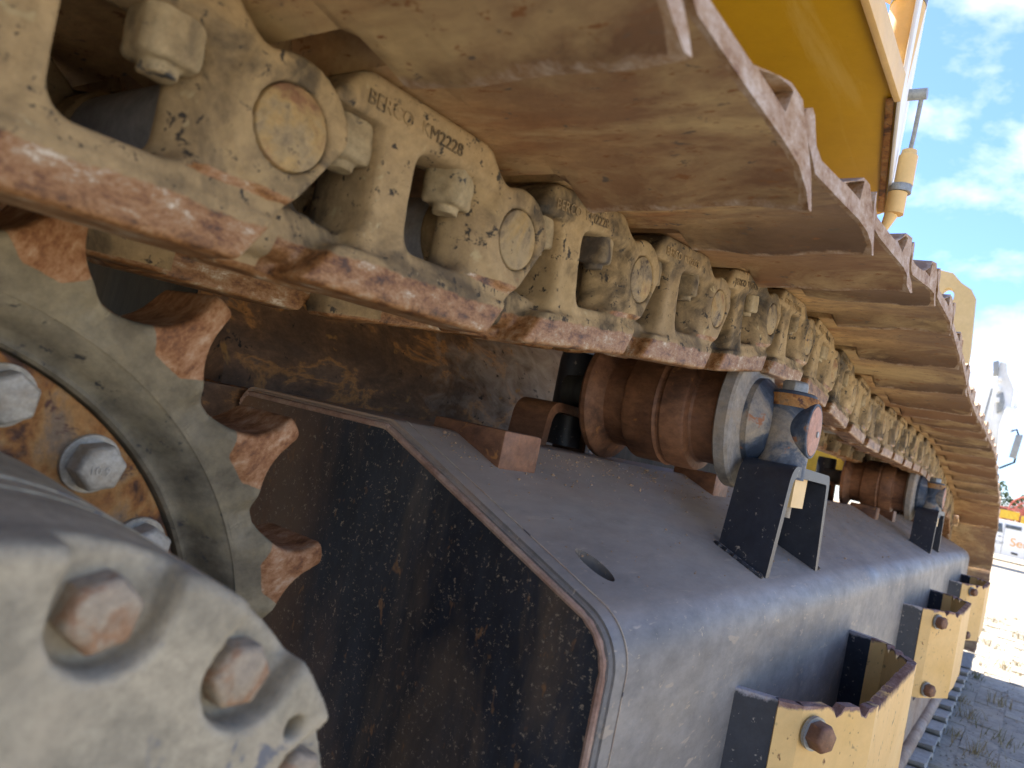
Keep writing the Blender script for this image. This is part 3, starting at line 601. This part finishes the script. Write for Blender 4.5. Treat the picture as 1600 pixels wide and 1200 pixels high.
# guard stands on the sloping top that carry the outer end of each carrier roller
def bracket(x0, x1, tx0, tx1, y0, y1, ztop, mat, parent, name='support_bracket', slope=True, zb=-.02, edge='edge', th=.0155):
    """channel bent from plate: two legs across the crawler and a top; open towards the outside"""
    r = .022
    outer = fillet([(x0, -.2), (tx0, ztop), (tx1, ztop), (x1, -.2)], [0, .034, .018, 0], 7)
    innr = fillet([(x0 + th, -.2), (tx0 + th, ztop - th), (tx1 - th, ztop - th), (x1 - th, -.2)], [0, .022, .009, 0], 7)
    bm = bmesh.new(); n_ = len(outer); R = []
    def zfoot(y): return (-.017 - .42 * (.539 - y) - .004) if slope else zb
    for y in (y0, y1):
        def fix(p, q):  # cut the leg where it meets the frame
            zf = zfoot(y)
            if p[1] < zf: t_ = (zf - p[1]) / (q[1] - p[1]); return (p[0] + (q[0] - p[0]) * t_, zf)
            return p
        O = list(outer); I = list(innr); O[0] = fix(O[0], O[1]); O[-1] = fix(O[-1], O[-2]); I[0] = fix(I[0], I[1]); I[-1] = fix(I[-1], I[-2])
        R.append(([bm.verts.new((a, y, b)) for a, b in O], [bm.verts.new((a, y, b)) for a, b in I]))
    (O0, I0), (O1, I1) = R
    fe = []
    for i in range(n_ - 1):
        fe.append(bm.faces.new((O0[i], O0[i + 1], I0[i + 1], I0[i]))); fe.append(bm.faces.new((O1[i + 1], O1[i], I1[i], I1[i + 1])))
        bm.faces.new((O0[i + 1], O0[i], O1[i], O1[i + 1])); bm.faces.new((I0[i], I0[i + 1], I1[i + 1], I1[i]))
    bm.faces.new((O0[0], I0[0], I1[0], O1[0])); bm.faces.new((O0[-1], O1[-1], I1[-1], I0[-1]))
    for f_ in fe: f_.material_index = 1
    bmesh.ops.recalc_face_normals(bm, faces=bm.faces)
    o = link(name, from_bm(bm, name, 30), parent, mats=[mat, edge]); o.location = -tf_loc; return o
RX = [1.14, 3.19]
for k, rx in enumerate(RX):
    dx = rx - 1.14
    b_ = bracket(1.030 + dx, 1.365 + dx, 1.083 + dx, 1.318 + dx, .2785, .352, .032, 'bracketblack', tf); b_['label'] = 'black channel bracket under the roller end'
    bl = box('spacer_block', (1.135 + dx, .286, -.028), (1.205 + dx, .335, .0185), 'cream', b_); 
    lb = lathe('bolt_shank', [(-.045, .008), (-.027, .008)], 'bolt', b_, 14, 'z', (1.165 + dx, .30, 0))
    bi = bracket(1.0 + dx, 1.20 + dx, 1.02 + dx, 1.17 + dx, .655, .725, .058, 'roller', tf, 'inner_bracket', slope=False, zb=-.019); bi['label'] = 'rusty inboard channel bracket with chipped edge'
for (x, y0, y1, n_) in ((.655, .470, .575, 0), (.735, .9, .9, 9), (1.34, .475, .56, 0), (3.0, .46, .55, 0), (3.42, .46, .55, 0)):
    if n_: continue
    bb = prism_bm([(x - XF, -.05 + .3), (x + .075 - XF, -.05 + .3), (x + .075 - XF, -.004 + .3), (x - XF, -.004 + .3)], y0 - YC, y1 - YC); bevelled(bb, .004)
    for f_ in bb.faces:
        if f_.normal.y < -.8: f_.material_index = 1
    link('stop_block', from_bm(bb, 'stop_block'), tf, mats=['roller', 'edge'])

# weld beads along the feet of the brackets and dry crumbs of mud lying on the sloping top
for dx in (0, RX[1] - RX[0]):
    for x_ in (1.030, 1.363):
        pts = [off((x_ + dx + .0006 * math.sin(k * 2.1), .2785 + k * .0038, -.017 - .42 * (.539 - (.2785 + k * .0038)) + .0008)) for k in range(20)]
        tube('weld_bead', pts, [.0034 + .0009 * math.sin(k * 1.9) for k in range(20)], 'black', tf, 8)
bm = bmesh.new(); rnd = random.Random(11)
for _ in range(1500):
    x = .6 + 3.6 * rnd.random() ** 1.3; y = .535 - abs(rnd.gauss(0, .05)) if rnd.random() < .75 else rnd.uniform(.28, .53); s = rnd.uniform(.0006, .0022) * (1.6 if rnd.random() < .08 else 1)
    if y < .26: continue
    z = -.017 - .4218 * (.539 - y) + s * .3; c = Vector((x, y, z))
    vs = [bm.verts.new(c + Vector((rnd.uniform(.6, 1.3) * s * q[0], rnd.uniform(.6, 1.3) * s * q[1], rnd.uniform(.4, .9) * s * q[2]))) for q in ((1, 0, 0), (0, 1, 0), (-1, 0, 0), (0, -1, 0), (0, 0, 1), (0, 0, -1))]
    for a_, b_, c_ in ((0, 1, 4), (1, 2, 4), (2, 3, 4), (3, 0, 4), (1, 0, 5), (2, 1, 5), (3, 2, 5), (0, 3, 5)): bm.faces.new((vs[a_], vs[b_], vs[c_]))
cr = link('mud_crumbs', from_bm(bm, 'mud_crumbs', 0), mats='mud'); tag(cr, 'crumbs of dried mud and rust scattered on the sloping black frame top', 'dirt', kind='stuff')

# ------------------------------------------------------------------ step brackets bolted to the frame side
ZT = -.235
def step(dx, label, full, drop):
    st = empty('step_bracket', (.895 + dx, .245, ZT), label, 'step', 'yellow steps along the frame side')
    rt = Vector(st.location)
    plan = [(.885, .245), (.899, .200), (.913, .176), (1.030, .119), (1.420, .119), (1.525, .168), (1.545, .200), (1.560, .245)]
    def plate(name, p, q, mat, z0=-.23, teeth=False, ed=True):
        """upright plate between two plan points, 10 mm thick, subdivided along the top where it is notched"""
        p, q = Vector((p[0] + dx, p[1])) - rt.xy, Vector((q[0] + dx, q[1])) - rt.xy; d = q - p; L_ = d.length; nrm = Vector((d.y, -d.x)).normalized() * .013
        n_ = max(2, int(L_ / .0065)) if teeth else 3; bm = bmesh.new(); cols = []
        for i in range(n_ + 1):
            t_ = i / n_; c = p + d * t_; z = 0.0
            if teeth and .04 < t_ < .96: z = -.0105 if i % 2 else random.uniform(-.0015, .0015)
            if teeth == 2: z = (-.013 * max(0, math.sin(t_ * 17)) ** 2) if .25 < t_ < .97 else 0
            zb = drop * .5 if (teeth == 1) else 0
            cut_ = z0 + (.03 * abs(t_ - .5) if teeth == 1 else 0)
            cols.append([bm.verts.new((c.x, c.y, z)), bm.verts.new((c.x, c.y, -.016)), bm.verts.new((c.x, c.y, cut_)), bm.verts.new((c.x - nrm.x, c.y - nrm.y, z)), bm.verts.new((c.x - nrm.x, c.y - nrm.y, -.016)), bm.verts.new((c.x - nrm.x, c.y - nrm.y, cut_))])
        for A, B in zip(cols, cols[1:]):
            for a, b_ in ((0, 1), (1, 2)): bm.faces.new((A[a], A[b_], B[b_], B[a])); bm.faces.new((B[a + 3], B[b_ + 3], A[b_ + 3], A[a + 3]))
            bm.faces.new((A[3], A[0], B[0], B[3])); bm.faces.new((A[2], A[5], B[5], B[2]))
        for A in (cols[0], cols[-1]): bm.faces.new((A[0], A[1], A[4], A[3])); bm.faces.new((A[1], A[2], A[5], A[4]))
        bmesh.ops.recalc_face_normals(bm, faces=bm.faces)
        me = from_bm(bm, name, 25); set_wear(me, lambda co: (co[:, 2] > -.0125) * .6 + .0)
        return link(name, me, st, mats=mat)
    P_ = plan
    plate('mounting_plate', P_[0], P_[1], 'bracketblack', -.25); plate('mounting_plate', P_[6], P_[7], 'bracketblack', -.25)
    a = plate('side_plate', (P_[1][0] - .002, P_[1][1] - .001), P_[2], 'yellow'); plate('tread_plate', P_[2], P_[3], 'yellow', teeth=2); plate('tread_plate', P_[3], P_[4], 'yellow', teeth=1); plate('tread_plate', P_[4], P_[5], 'yellow', teeth=2); plate('side_plate', P_[5], P_[6], 'yellow')
    # bolts clamp the yellow tread to the black plates, one high, one low
    d = (Vector(P_[3]) - Vector(P_[2])).normalized(); nb = Vector((d.y, -d.x))
    hb = from_bm(hexhead_bm(.0165, .018), 'bolt', 30); hb.materials.append(M['roller'])
    wsh = from_bm(lathe_bm([(0, .019), (.004, .019)], 28), 'washer'); wsh.materials.append(M['zinc'])
    rl = from_bm(lathe_bm([(0, .009), (.03, .009)], 16), 'thread'); rl.materials.append(M['rubber'])
    for zz in (-.028, -.205):
        c = Vector(P_[2]) * .86 + Vector(P_[3]) * .14; c = Vector((c.x + dx, c.y)) - rt.xy
        ang = math.atan2(nb.y, nb.x) + math.pi / 2
        o = link('bolt', hb, st, (c.x + nb.x * .006, c.y + nb.y * .006, zz), (0, 0, ang)); link('washer', wsh, o, (0, -.001, 0)); link('thread', rl, o, (0, .001, 0))
    return st
step(0, 'yellow step with a serrated top edge on the frame side, nearest and largest', True, 0)
step(1.385, 'middle yellow step on the frame side, with a second bolt at its foot', True, 0)
step(2.77, 'farthest and smallest yellow step, at the far end of the black frame', True, 0)

# ------------------------------------------------------------------ carrier rollers
def roller(x, z, label):
    r = empty('carrier_roller', (x, YC, z), label, 'carrier roller', 'carrier rollers under the upper chain')
    Yo = lambda y: y - YC
    lathe('roller_body', [(Yo(.392), .03), (Yo(.392), .083), (Yo(.40), .078), (Yo(.433), .077), (Yo(.437), .080), (Yo(.440), .091), (Yo(.444), .093), (Yo(.478), .093), (Yo(.482), .0905), (Yo(.486), .0905), (Yo(.49), .094), (Yo(.495), .092), (Yo(.54), .0915), (Yo(.545), .089), (Yo(.548), .079), (Yo(.585), .077), (Yo(.592), .083), (Yo(.600), .101), (Yo(.604), .105), (Yo(.612), .105), (Yo(.617), .101), (Yo(.619), .07), (Yo(.619), .03)], 'roller', r, 72, sm=28)
    lathe('outer_flange', [(Yo(.395), .03), (Yo(.395), .085), (Yo(.390), .100), (Yo(.386), .106), (Yo(.370), .106), (Yo(.366), .103), (Yo(.364), .074), (Yo(.361), .070), (Yo(.361), .03)], 'flange', r, 72, sm=28)
    lathe('seal_collar', [(Yo(.363), .02), (Yo(.363), .067), (Yo(.352), .068), (Yo(.344), .062), (Yo(.332), .052), (Yo(.325), .02)], 'hub', r, 56, sm=28)
    # split clamp: upright barrel, bolt on top
    cl = lathe('clamp', [(-.075, .02), (-.075, .035), (.034, .036), (.036, .033), (.050, .033), (.052, .030), (.052, .01)], 'hub', r, 40, 'z', (.0, Yo(.312), .0))
    lathe('clamp_band', [(.028, .0375), (.046, .0365), (.046, .02), (.028, .02)], 'rust', cl, 40, 'z')
    hb = from_bm(hexhead_bm(.0205, .017, 'z'), 'clamp_bolt', 30)
    hb.materials.append(M['zinc']); link('clamp_bolt', hb, cl, (0, 0, .052))
    lathe('shaft_boss', [(Yo(.305), .036), (Yo(.290), .0405), (Yo(.277), .0415), (Yo(.275), .0405), (Yo(.275), .0375), (Yo(.277), .037), (Yo(.277), .01)][::-1], 'hub', r, 48, loc=(.004, 0, 0))
    cap = lathe('end_cap', [(Yo(.279), .0365), (Yo(.2745), .0365), (Yo(.274), .0345), (Yo(.274), .004)], 'capdisc', r, 48, loc=(.004, 0, 0))
    lathe('grease_plug', [(Yo(.275), .005), (Yo(.272), .0045)], 'zinc', cap, 16, loc=(.014, 0, -.003))
    lathe('inner_post', [(-.10, .02), (-.10, .034), (.055, .036), (.07, .034), (.07, .02)], 'bracketblack', r, 36, 'z', (.02, Yo(.702), 0))
    lathe('inner_shaft', [(Yo(.60), .03), (Yo(.70), .03)], 'darkin', r, 24)
    return r
roller(RX[0], .088, 'rust-brown carrier roller nearest the sprocket, with a reddish end cap')
roller(RX[1], .080, 'smaller-looking far carrier roller beyond the second black bracket')

# ------------------------------------------------------------------ idler wheel at the far end
idl = empty('idler_wheel', (IC[0], YC, IC[1]), 'idler wheel inside the far bend of the crawler chain', 'idler')
lathe('wheel', [(-.09, .1), (-.09, .26), (-.075, .285), (-.045, .285), (-.045, .31), (.045, .31), (.045, .285), (.075, .285), (.09, .26), (.09, .1)], 'roller', idl, 64)
lathe('wheel_hub', [(-.12, .04), (-.12, .09), (.12, .09), (.12, .04)], 'flange', idl, 32)

# ------------------------------------------------------------------ undercarriage body inboard of the crawler
cb = empty('undercarriage_body', (1.0, 1.3, -.1), 'dark rust-scaled undercarriage body seen through the gap under the chain', 'undercarriage')
cbl = Vector(cb.location)
pl = [(.86, -.45), (.87, -.06), (.885, .05), (.93, .15), (1.0, .24), (1.1, .33), (1.25, .36), (1.25, -.45)]
bm = prism_bm([(a - cbl.y, b - cbl.z) for a, b in fillet(pl, [0, .03, .1, .1, .1, .05, 0, 0], 5)], .57 - cbl.x, 1.62 - cbl.x, 'x'); bevelled(bm, .006); link('leg_plate', from_bm(bm, 'leg_plate', 40), cb, mats='brown')
box('inner_box', (.22 - cbl.x, .98 - cbl.y, -.5 - cbl.z), (.57 - cbl.x, 1.2 - cbl.y, .45 - cbl.z), 'darkin', cb)
box('ledge', (.5 - cbl.x, .80 - cbl.y, -.09 - cbl.z), (.95 - cbl.x, .93 - cbl.y, -.022 - cbl.z), 'brown', cb, .006)
box('centre_body', (-.8 - cbl.x, 1.25 - cbl.y, -.45 - cbl.z), (5.0 - cbl.x, 2.2 - cbl.y, .45 - cbl.z), 'darkin', cb, .01)
box('gap_blocker', (1.62 - cbl.x, .84 - cbl.y, -.45 - cbl.z), (4.9 - cbl.x, .86 - cbl.y, -.03 - cbl.z), 'darkin', cb, .003)  # added dark plate, blocks bright ground showing through the gap
box('yellow_housing', (4.1 - cbl.x, .78 - cbl.y, .07 - cbl.z), (4.7 - cbl.x, 1.24 - cbl.y, .235 - cbl.z), 'signyellow', cb, .01)

# ------------------------------------------------------------------ upper structure of the machine
us = empty('upper_structure', (1.0, .5, .6), 'yellow upper body of the machine overhanging the track, its underside seen from below', 'machine body')
ul = Vector(us.location)
dk = [(-1.6, .262), (1.139, .242), (1.617, .327), (1.70, .42), (2.9, .75), (2.9, 3.2), (-1.6, 3.2)]  # forward part, out of view, is added to keep sun off the beam top
bm = prism_bm([(a - ul.x, b - ul.y) for a, b in dk], 0, .008, 'z')
me = from_bm(bm, 'deck_plate', 30)
bm = bmesh.new(); bm.from_mesh(me); bmesh.ops.subdivide_edges(bm, edges=bm.edges[:], cuts=0)
bm.to_mesh(me); bm.free(); link('deck_plate', me, us, mats='deck')
def wall(name, p, q, z0, z1, th, mat):
    p, q = Vector(p), Vector(q); d = (q - p).normalized(); nr = Vector((-d.y, d.x)) * th
    return prism(name, [(a.x - ul.x, a.y - ul.y) for a in (p, q, q + nr, p + nr)], z0 - ul.z, z1 - ul.z, mat, us, 'z', .002)
wall('side_rail', (-1.6, .2605), (1.1385, .2405), .590, .633, .010, 'cream')
wall('side_panel', (1.1400, .2405), (1.617, .3255), .590, 1.5, .006, 'white')
wall('rusty_lip', (1.1400, .250), (1.610, .3335), .5945, .5985, .012, 'rust')
wall('recess_wall', (-1.6, .33), (1.16, .33), .61, 1.5, .008, 'cream')
tube('grey_sleeve', [Vector((1.30, .285, .95)) - ul, Vector((1.27, .285, .825)) - ul], .028, 'zinc', us, 24)
tube('lift_tube', [Vector((1.275, .285, .84)) - ul, Vector((1.235, .285, .66)) - ul], .027, 'cream', us, 24)
for (x, z, r_) in ((1.165, .735, .017), (1.25, .745, .010)):
    hb = from_bm(hexhead_bm(r_, r_ * 1.1), 'bolt', 30); hb.materials.append(M['zinc']); link('bolt', hb, us, Vector((x, .272 if r_ < .012 else .329, z)) - ul)
tube('yellow_beam', [Vector((.9, .31, .79)) - ul, Vector((1.30, .31, .885)) - ul], .03, 'brown', us, 16)
hx = [(1.437, .282, .757), (1.478, .282, .709)]
tube('hinge_pin', [Vector((1.437, .305, .757)) - ul, Vector((1.437, .262, .757)) - ul], .0105, 'zinc', us, 18)
tube('stay_rod', [Vector((1.437, .270, .757)) - ul, Vector((1.462, .276, .690)) - ul, Vector((1.470, .279, .664)) - ul], .0042, 'zinc', us, 10)
hc = tube('hinge_cylinder', [Vector((1.470, .280, .663)) - ul, Vector((1.470, .280, .655)) - ul, Vector((1.470, .280, .652)) - ul, Vector((1.470, .280, .595)) - ul], [.013, .014, .0165, .0165], 'cream', us, 24)
tube('collar', [Vector((1.468, .284, .594)) - ul, Vector((1.468, .284, .580)) - ul], .020, 'zinc', us, 24)
tube('hinge_cylinder', [Vector((1.466, .286, .579)) - ul, Vector((1.466, .286, .538)) - ul], .0165, 'cream', us, 24)
tube('hinge_tail', [Vector((1.464, .290, .537)) - ul, Vector((1.462, .300, .500)) - ul], [.012, .006], 'cream', us, 16)
# plate with an eye standing beyond the shoes, far along the machine
cu = bpy.data.curves.new('lifting_eye_plate', 'CURVE'); cu.dimensions = '2D'; cu.fill_mode = 'BOTH'; cu.extrude = .02; cu.bevel_depth = .004
def poly(pts):
    s = cu.splines.new('POLY'); s.points.add(len(pts) - 1)
    for q, p in zip(s.points, pts): q.co = (p[0], p[1], 0, 1)
    s.use_cyclic_u = True
poly([(-.62, 1.20), (-.47, 1.165), (-.43, 1.12), (-.385, 1.09), (-.362, 1.05), (-.345, .80), (-.34, .45), (-.62, .45)])
poly([(-.475 + .03 * math.cos(t_), 1.055 + .042 * math.sin(t_)) for t_ in [2 * math.pi * k / 16 for k in range(16)]])
tmp = bpy.data.objects.new('t', cu); C.objects.link(tmp)
me = bpy.data.meshes.new_from_object(tmp.evaluated_get(bpy.context.evaluated_depsgraph_get())); bpy.data.objects.remove(tmp)
me.transform(Matrix(((0, 0, 1, 0), (-1, 0, 0, 0), (0, 1, 0, 0), (0, 0, 0, 1)))); ep = empty('boom_foot_plate', (4.0, .48, .45), 'yellow plate with an eye standing up beyond the far track shoes', 'boom plate')
link('eye_plate', me, ep, Vector((4.0, 0, 0)) - Vector((4.0, .48, .45)), mats='palecream')

# ------------------------------------------------------------------ things in the yard behind
wx = empty('white_excavator', (25, 1.6, -.95), 'white excavator parked in the yard behind the far shoes', 'excavator'); wl_ = Vector(wx.location)
def wpart(name, pts, x0, x1, mat, bev=.03):
    return prism(name, [(a - wl_.y, b - wl_.z) for a, b in pts], x0 - wl_.x, x1 - wl_.x, mat, wx, 'x', bev)
wpart('house', [(1.42, 4.40), (2.6, 4.42), (2.6, 1.0), (1.2, 1.0), (1.36, 3.4)], 24.9, 26.2, 'white')
wpart('side_door', [(1.36, 4.70), (1.20, 4.68), (1.14, 4.40), (.93, 3.98), (.93, 3.2), (1.05, 2.3), (1.12, 1.6), (1.30, 1.6), (1.34, 3.2)], 24.5, 24.8, 'whitedirty', .02)
wpart('arm', [(1.02, 3.45), (.80, 3.42), (.74, 3.05), (.92, 2.45), (1.06, 2.2), (1.10, 2.9)], 24.25, 24.48, 'white')
wpart('bracket', [(.88, 3.95), (.76, 3.95), (.76, 3.45), (.88, 3.45)], 24.5, 24.7, 'white', .01)
wpart('hinge', [(1.52, 4.66), (1.38, 4.72), (1.34, 4.30), (1.46, 4.26)], 24.4, 24.6, 'zinc', .02)
wpart('recess', [(1.30, 3.75), (1.16, 3.85), (1.08, 3.55), (1.12, 3.30), (1.22, 3.22)], 24.44, 24.51, 'zinc', .02)
for k in range(3): wpart('hinge_block', [(1.33 - .02 * k, 4.25 - .3 * k), (1.25 - .02 * k, 4.27 - .3 * k), (1.24 - .02 * k, 4.14 - .3 * k), (1.33 - .02 * k, 4.12 - .3 * k)], 24.38, 24.51, 'whitedirty', .02)
tube('handrail', [Vector((24.4, 1.43, 3.9)) - wl_, Vector((24.4, 1.50, 3.0)) - wl_, Vector((24.4, 1.42, 2.1)) - wl_], .03, 'zinc', wx, 8)
wpart('lower_body', [(2.6, 1.0), (.98, 1.0), (1.1, -.95), (2.6, -.95)], 24.9, 27, 'whitedirty')
mr = tube('mirror_arm', [Vector((24.4, .92, 2.72)) - wl_, Vector((24.4, .70, 2.85)) - wl_, Vector((24.4, .60, 2.6)) - wl_, Vector((24.4, .63, 1.95)) - wl_, Vector((24.4, .95, 1.72)) - wl_], .03, 'rubber', wx, 10)
bm = prism_bm([(.53 - wl_.y, 2.72 - wl_.z), (.70 - wl_.y, 2.70 - wl_.z), (.77 - wl_.y, 2.05 - wl_.z), (.60 - wl_.y, 2.04 - wl_.z)], 24.25 - wl_.x, 24.33 - wl_.x, 'x'); bevelled(bm, .03, 3); link('mirror', from_bm(bm, 'mirror'), wx, mats='zinc')

vn = empty('service_van', (34, 0, -1.02), 'white van with orange lettering parked at the right edge', 'van'); vl = Vector(vn.location)
def vp_(name, pts, x0, x1, mat, parent=vn, bev=.04): return prism(name, [(a - vl.y, b - vl.z) for a, b in pts], x0 - vl.x, x1 - vl.x, mat, parent, 'x', bev)
vp_('body', [(1.95, -.80), (1.95, -.25), (1.75, .0), (1.42, .44), (1.2, .50), (-2.4, .50), (-2.5, .3), (-2.5, -.83)], 34, 35.8, 'white')
vp_('window', [(1.60, .02), (1.36, .36), (.92, .36), (.86, .02)], 33.985, 34.01, 'glass', bev=.005)
vp_('window', [(.80, .36), (.30, .36), (.30, .22), (.80, .22)], 33.985, 34.01, 'glass', bev=.005)
vp_('rear_window', [(.1, .34), (-.9, .34), (-.9, .2), (.1, .2)], 33.985, 34.01, 'glass', bev=.005)
vp_('door_seam', [(.83, .40), (.815, .40), (.815, -.75), (.83, -.75)], 33.99, 34.01, 'zinc', bev=0)
vp_('door_handle', [(.98, -.12), (.88, -.12), (.88, -.15), (.98, -.15)], 33.97, 34.01, 'rubber', bev=.005)
vp_('vent', [(.50, -.62), (.30, -.63), (.30, -.70), (.50, -.69)], 33.97, 34.01, 'rubber', bev=.005)
for yy in (1.35, -.28): 
    wh = lathe('wheel', [(0, .1), (0, .33), (.2, .33), (.2, .1)], 'rubber', vn, 32, 'x', (-.03, yy - vl.y, .30)); lathe('rim', [(-.02, .05), (-.02, .2), (.02, .22), (.02, .05)], 'zinc', wh, 24, 'x')
text_obj('lettering', 'Service', .44, 'orange', vn, Matrix(((0, 0, 1, -.012), (-1, 0, 0, .60), (0, 1, 0, .62), (0, 0, 0, 1))), .004)
text_obj('small_lettering', '(ICW', .15, 'zinc', vn, Matrix(((0, 0, 1, -.012), (-1, 0, 0, 1.13), (0, 1, 0, .60), (0, 0, 0, 1))), .004)

rt_ = empty('red_truck', (60, 1.2, -1.0), 'sun-bleached red truck bed behind the white van', 'truck'); q = Vector(rt_.location)
box('bed', (0, -.05, 1.9), (3, 2.4, 2.55), 'pink', rt_, .03); box('bed_floor', (0, -3, 2.65), (3, 2.4, 2.78), 'red', rt_, .02); box('cab', (0, 1.2, 2.78), (3, 2.3, 3.25), 'pink', rt_, .05); box('side_window', (-.02, .25, 1.95), (.05, .55, 2.5), 'rubber', rt_, .01)
box('chassis', (.2, -3, .9), (2.6, 2.3, 1.85), 'darkin', rt_, .02)
for yy in (1.2, -1.5): lathe('wheel', [(0, .1), (0, .5), (.4, .5), (.4, .1)], 'rubber', rt_, 24, 'x', (.0, yy, .5))
rc = empty('red_wheel_frame', (55, .35, -1.0), 'round red lattice wheel standing behind the van at the right edge', 'wheel frame')
for rr_ in (.95, .62, .3): tube('ring', [Vector((0, rr_ * math.cos(a), 2.5 + rr_ * math.sin(a))) for a in [2 * math.pi * k / 36 for k in range(37)]], .045, 'red', rc, 8)
for k in range(10):
    a = math.pi * k / 10; tube('spoke', [Vector((0, .95 * math.cos(a), 2.5 + .95 * math.sin(a))), Vector((0, -.95 * math.cos(a), 2.5 - .95 * math.sin(a)))], .03, 'red', rc, 6)
for yy in (-.8, .8): tube('leg', [Vector((0, yy, 0)), Vector((0, yy * .4, 2.5))], .06, 'red', rc, 8)
ym = empty('yellow_loader', (50, 1.1, -1.0), 'small yellow machine between the van roof and the red truck', 'loader')
box('hood', (0, -.45, 1.85), (1.5, .45, 2.3), 'signyellow', ym, .12); box('boom_arm', (-.3, -1.3, 1.75), (1.5, -.55, 2.15), 'signyellow', ym, .1); box('body', (0, -1.3, .6), (1.8, .6, 1.75), 'signyellow', ym, .1)
for yy in (-.9, .2): lathe('wheel', [(-.1, .1), (-.1, .45), (.3, .45), (.3, .1)], 'rubber', ym, 24, 'x', (.0, yy, .45))
# hedge far behind
bm = bmesh.new(); rnd = random.Random(3)
for _ in range(9000):
    y = rnd.uniform(-12, 14); z = rnd.uniform(0, 1) ** .6 * (6.4 + .8 * math.sin(y * 1.3) + .5 * math.sin(y * 3.1)); x = rnd.uniform(0, 3); s = rnd.uniform(.08, .2)
    u_ = Vector((rnd.gauss(0, 1), rnd.gauss(0, 1), rnd.gauss(0, 1))).normalized(); v_ = u_.orthogonal().normalized() * s; u2 = u_.cross(v_).normalized() * s; c = Vector((x, y, z))
    bm.faces.new([bm.verts.new(c + a) for a in (v_, u2, -v_, -u2)])
hd = link('hedge', from_bm(bm, 'hedge', 0), mats='leaf', loc=(110, 3, -1.03)); tag(hd, 'hazy green tree line along the far side of the yard', 'trees', kind='stuff')
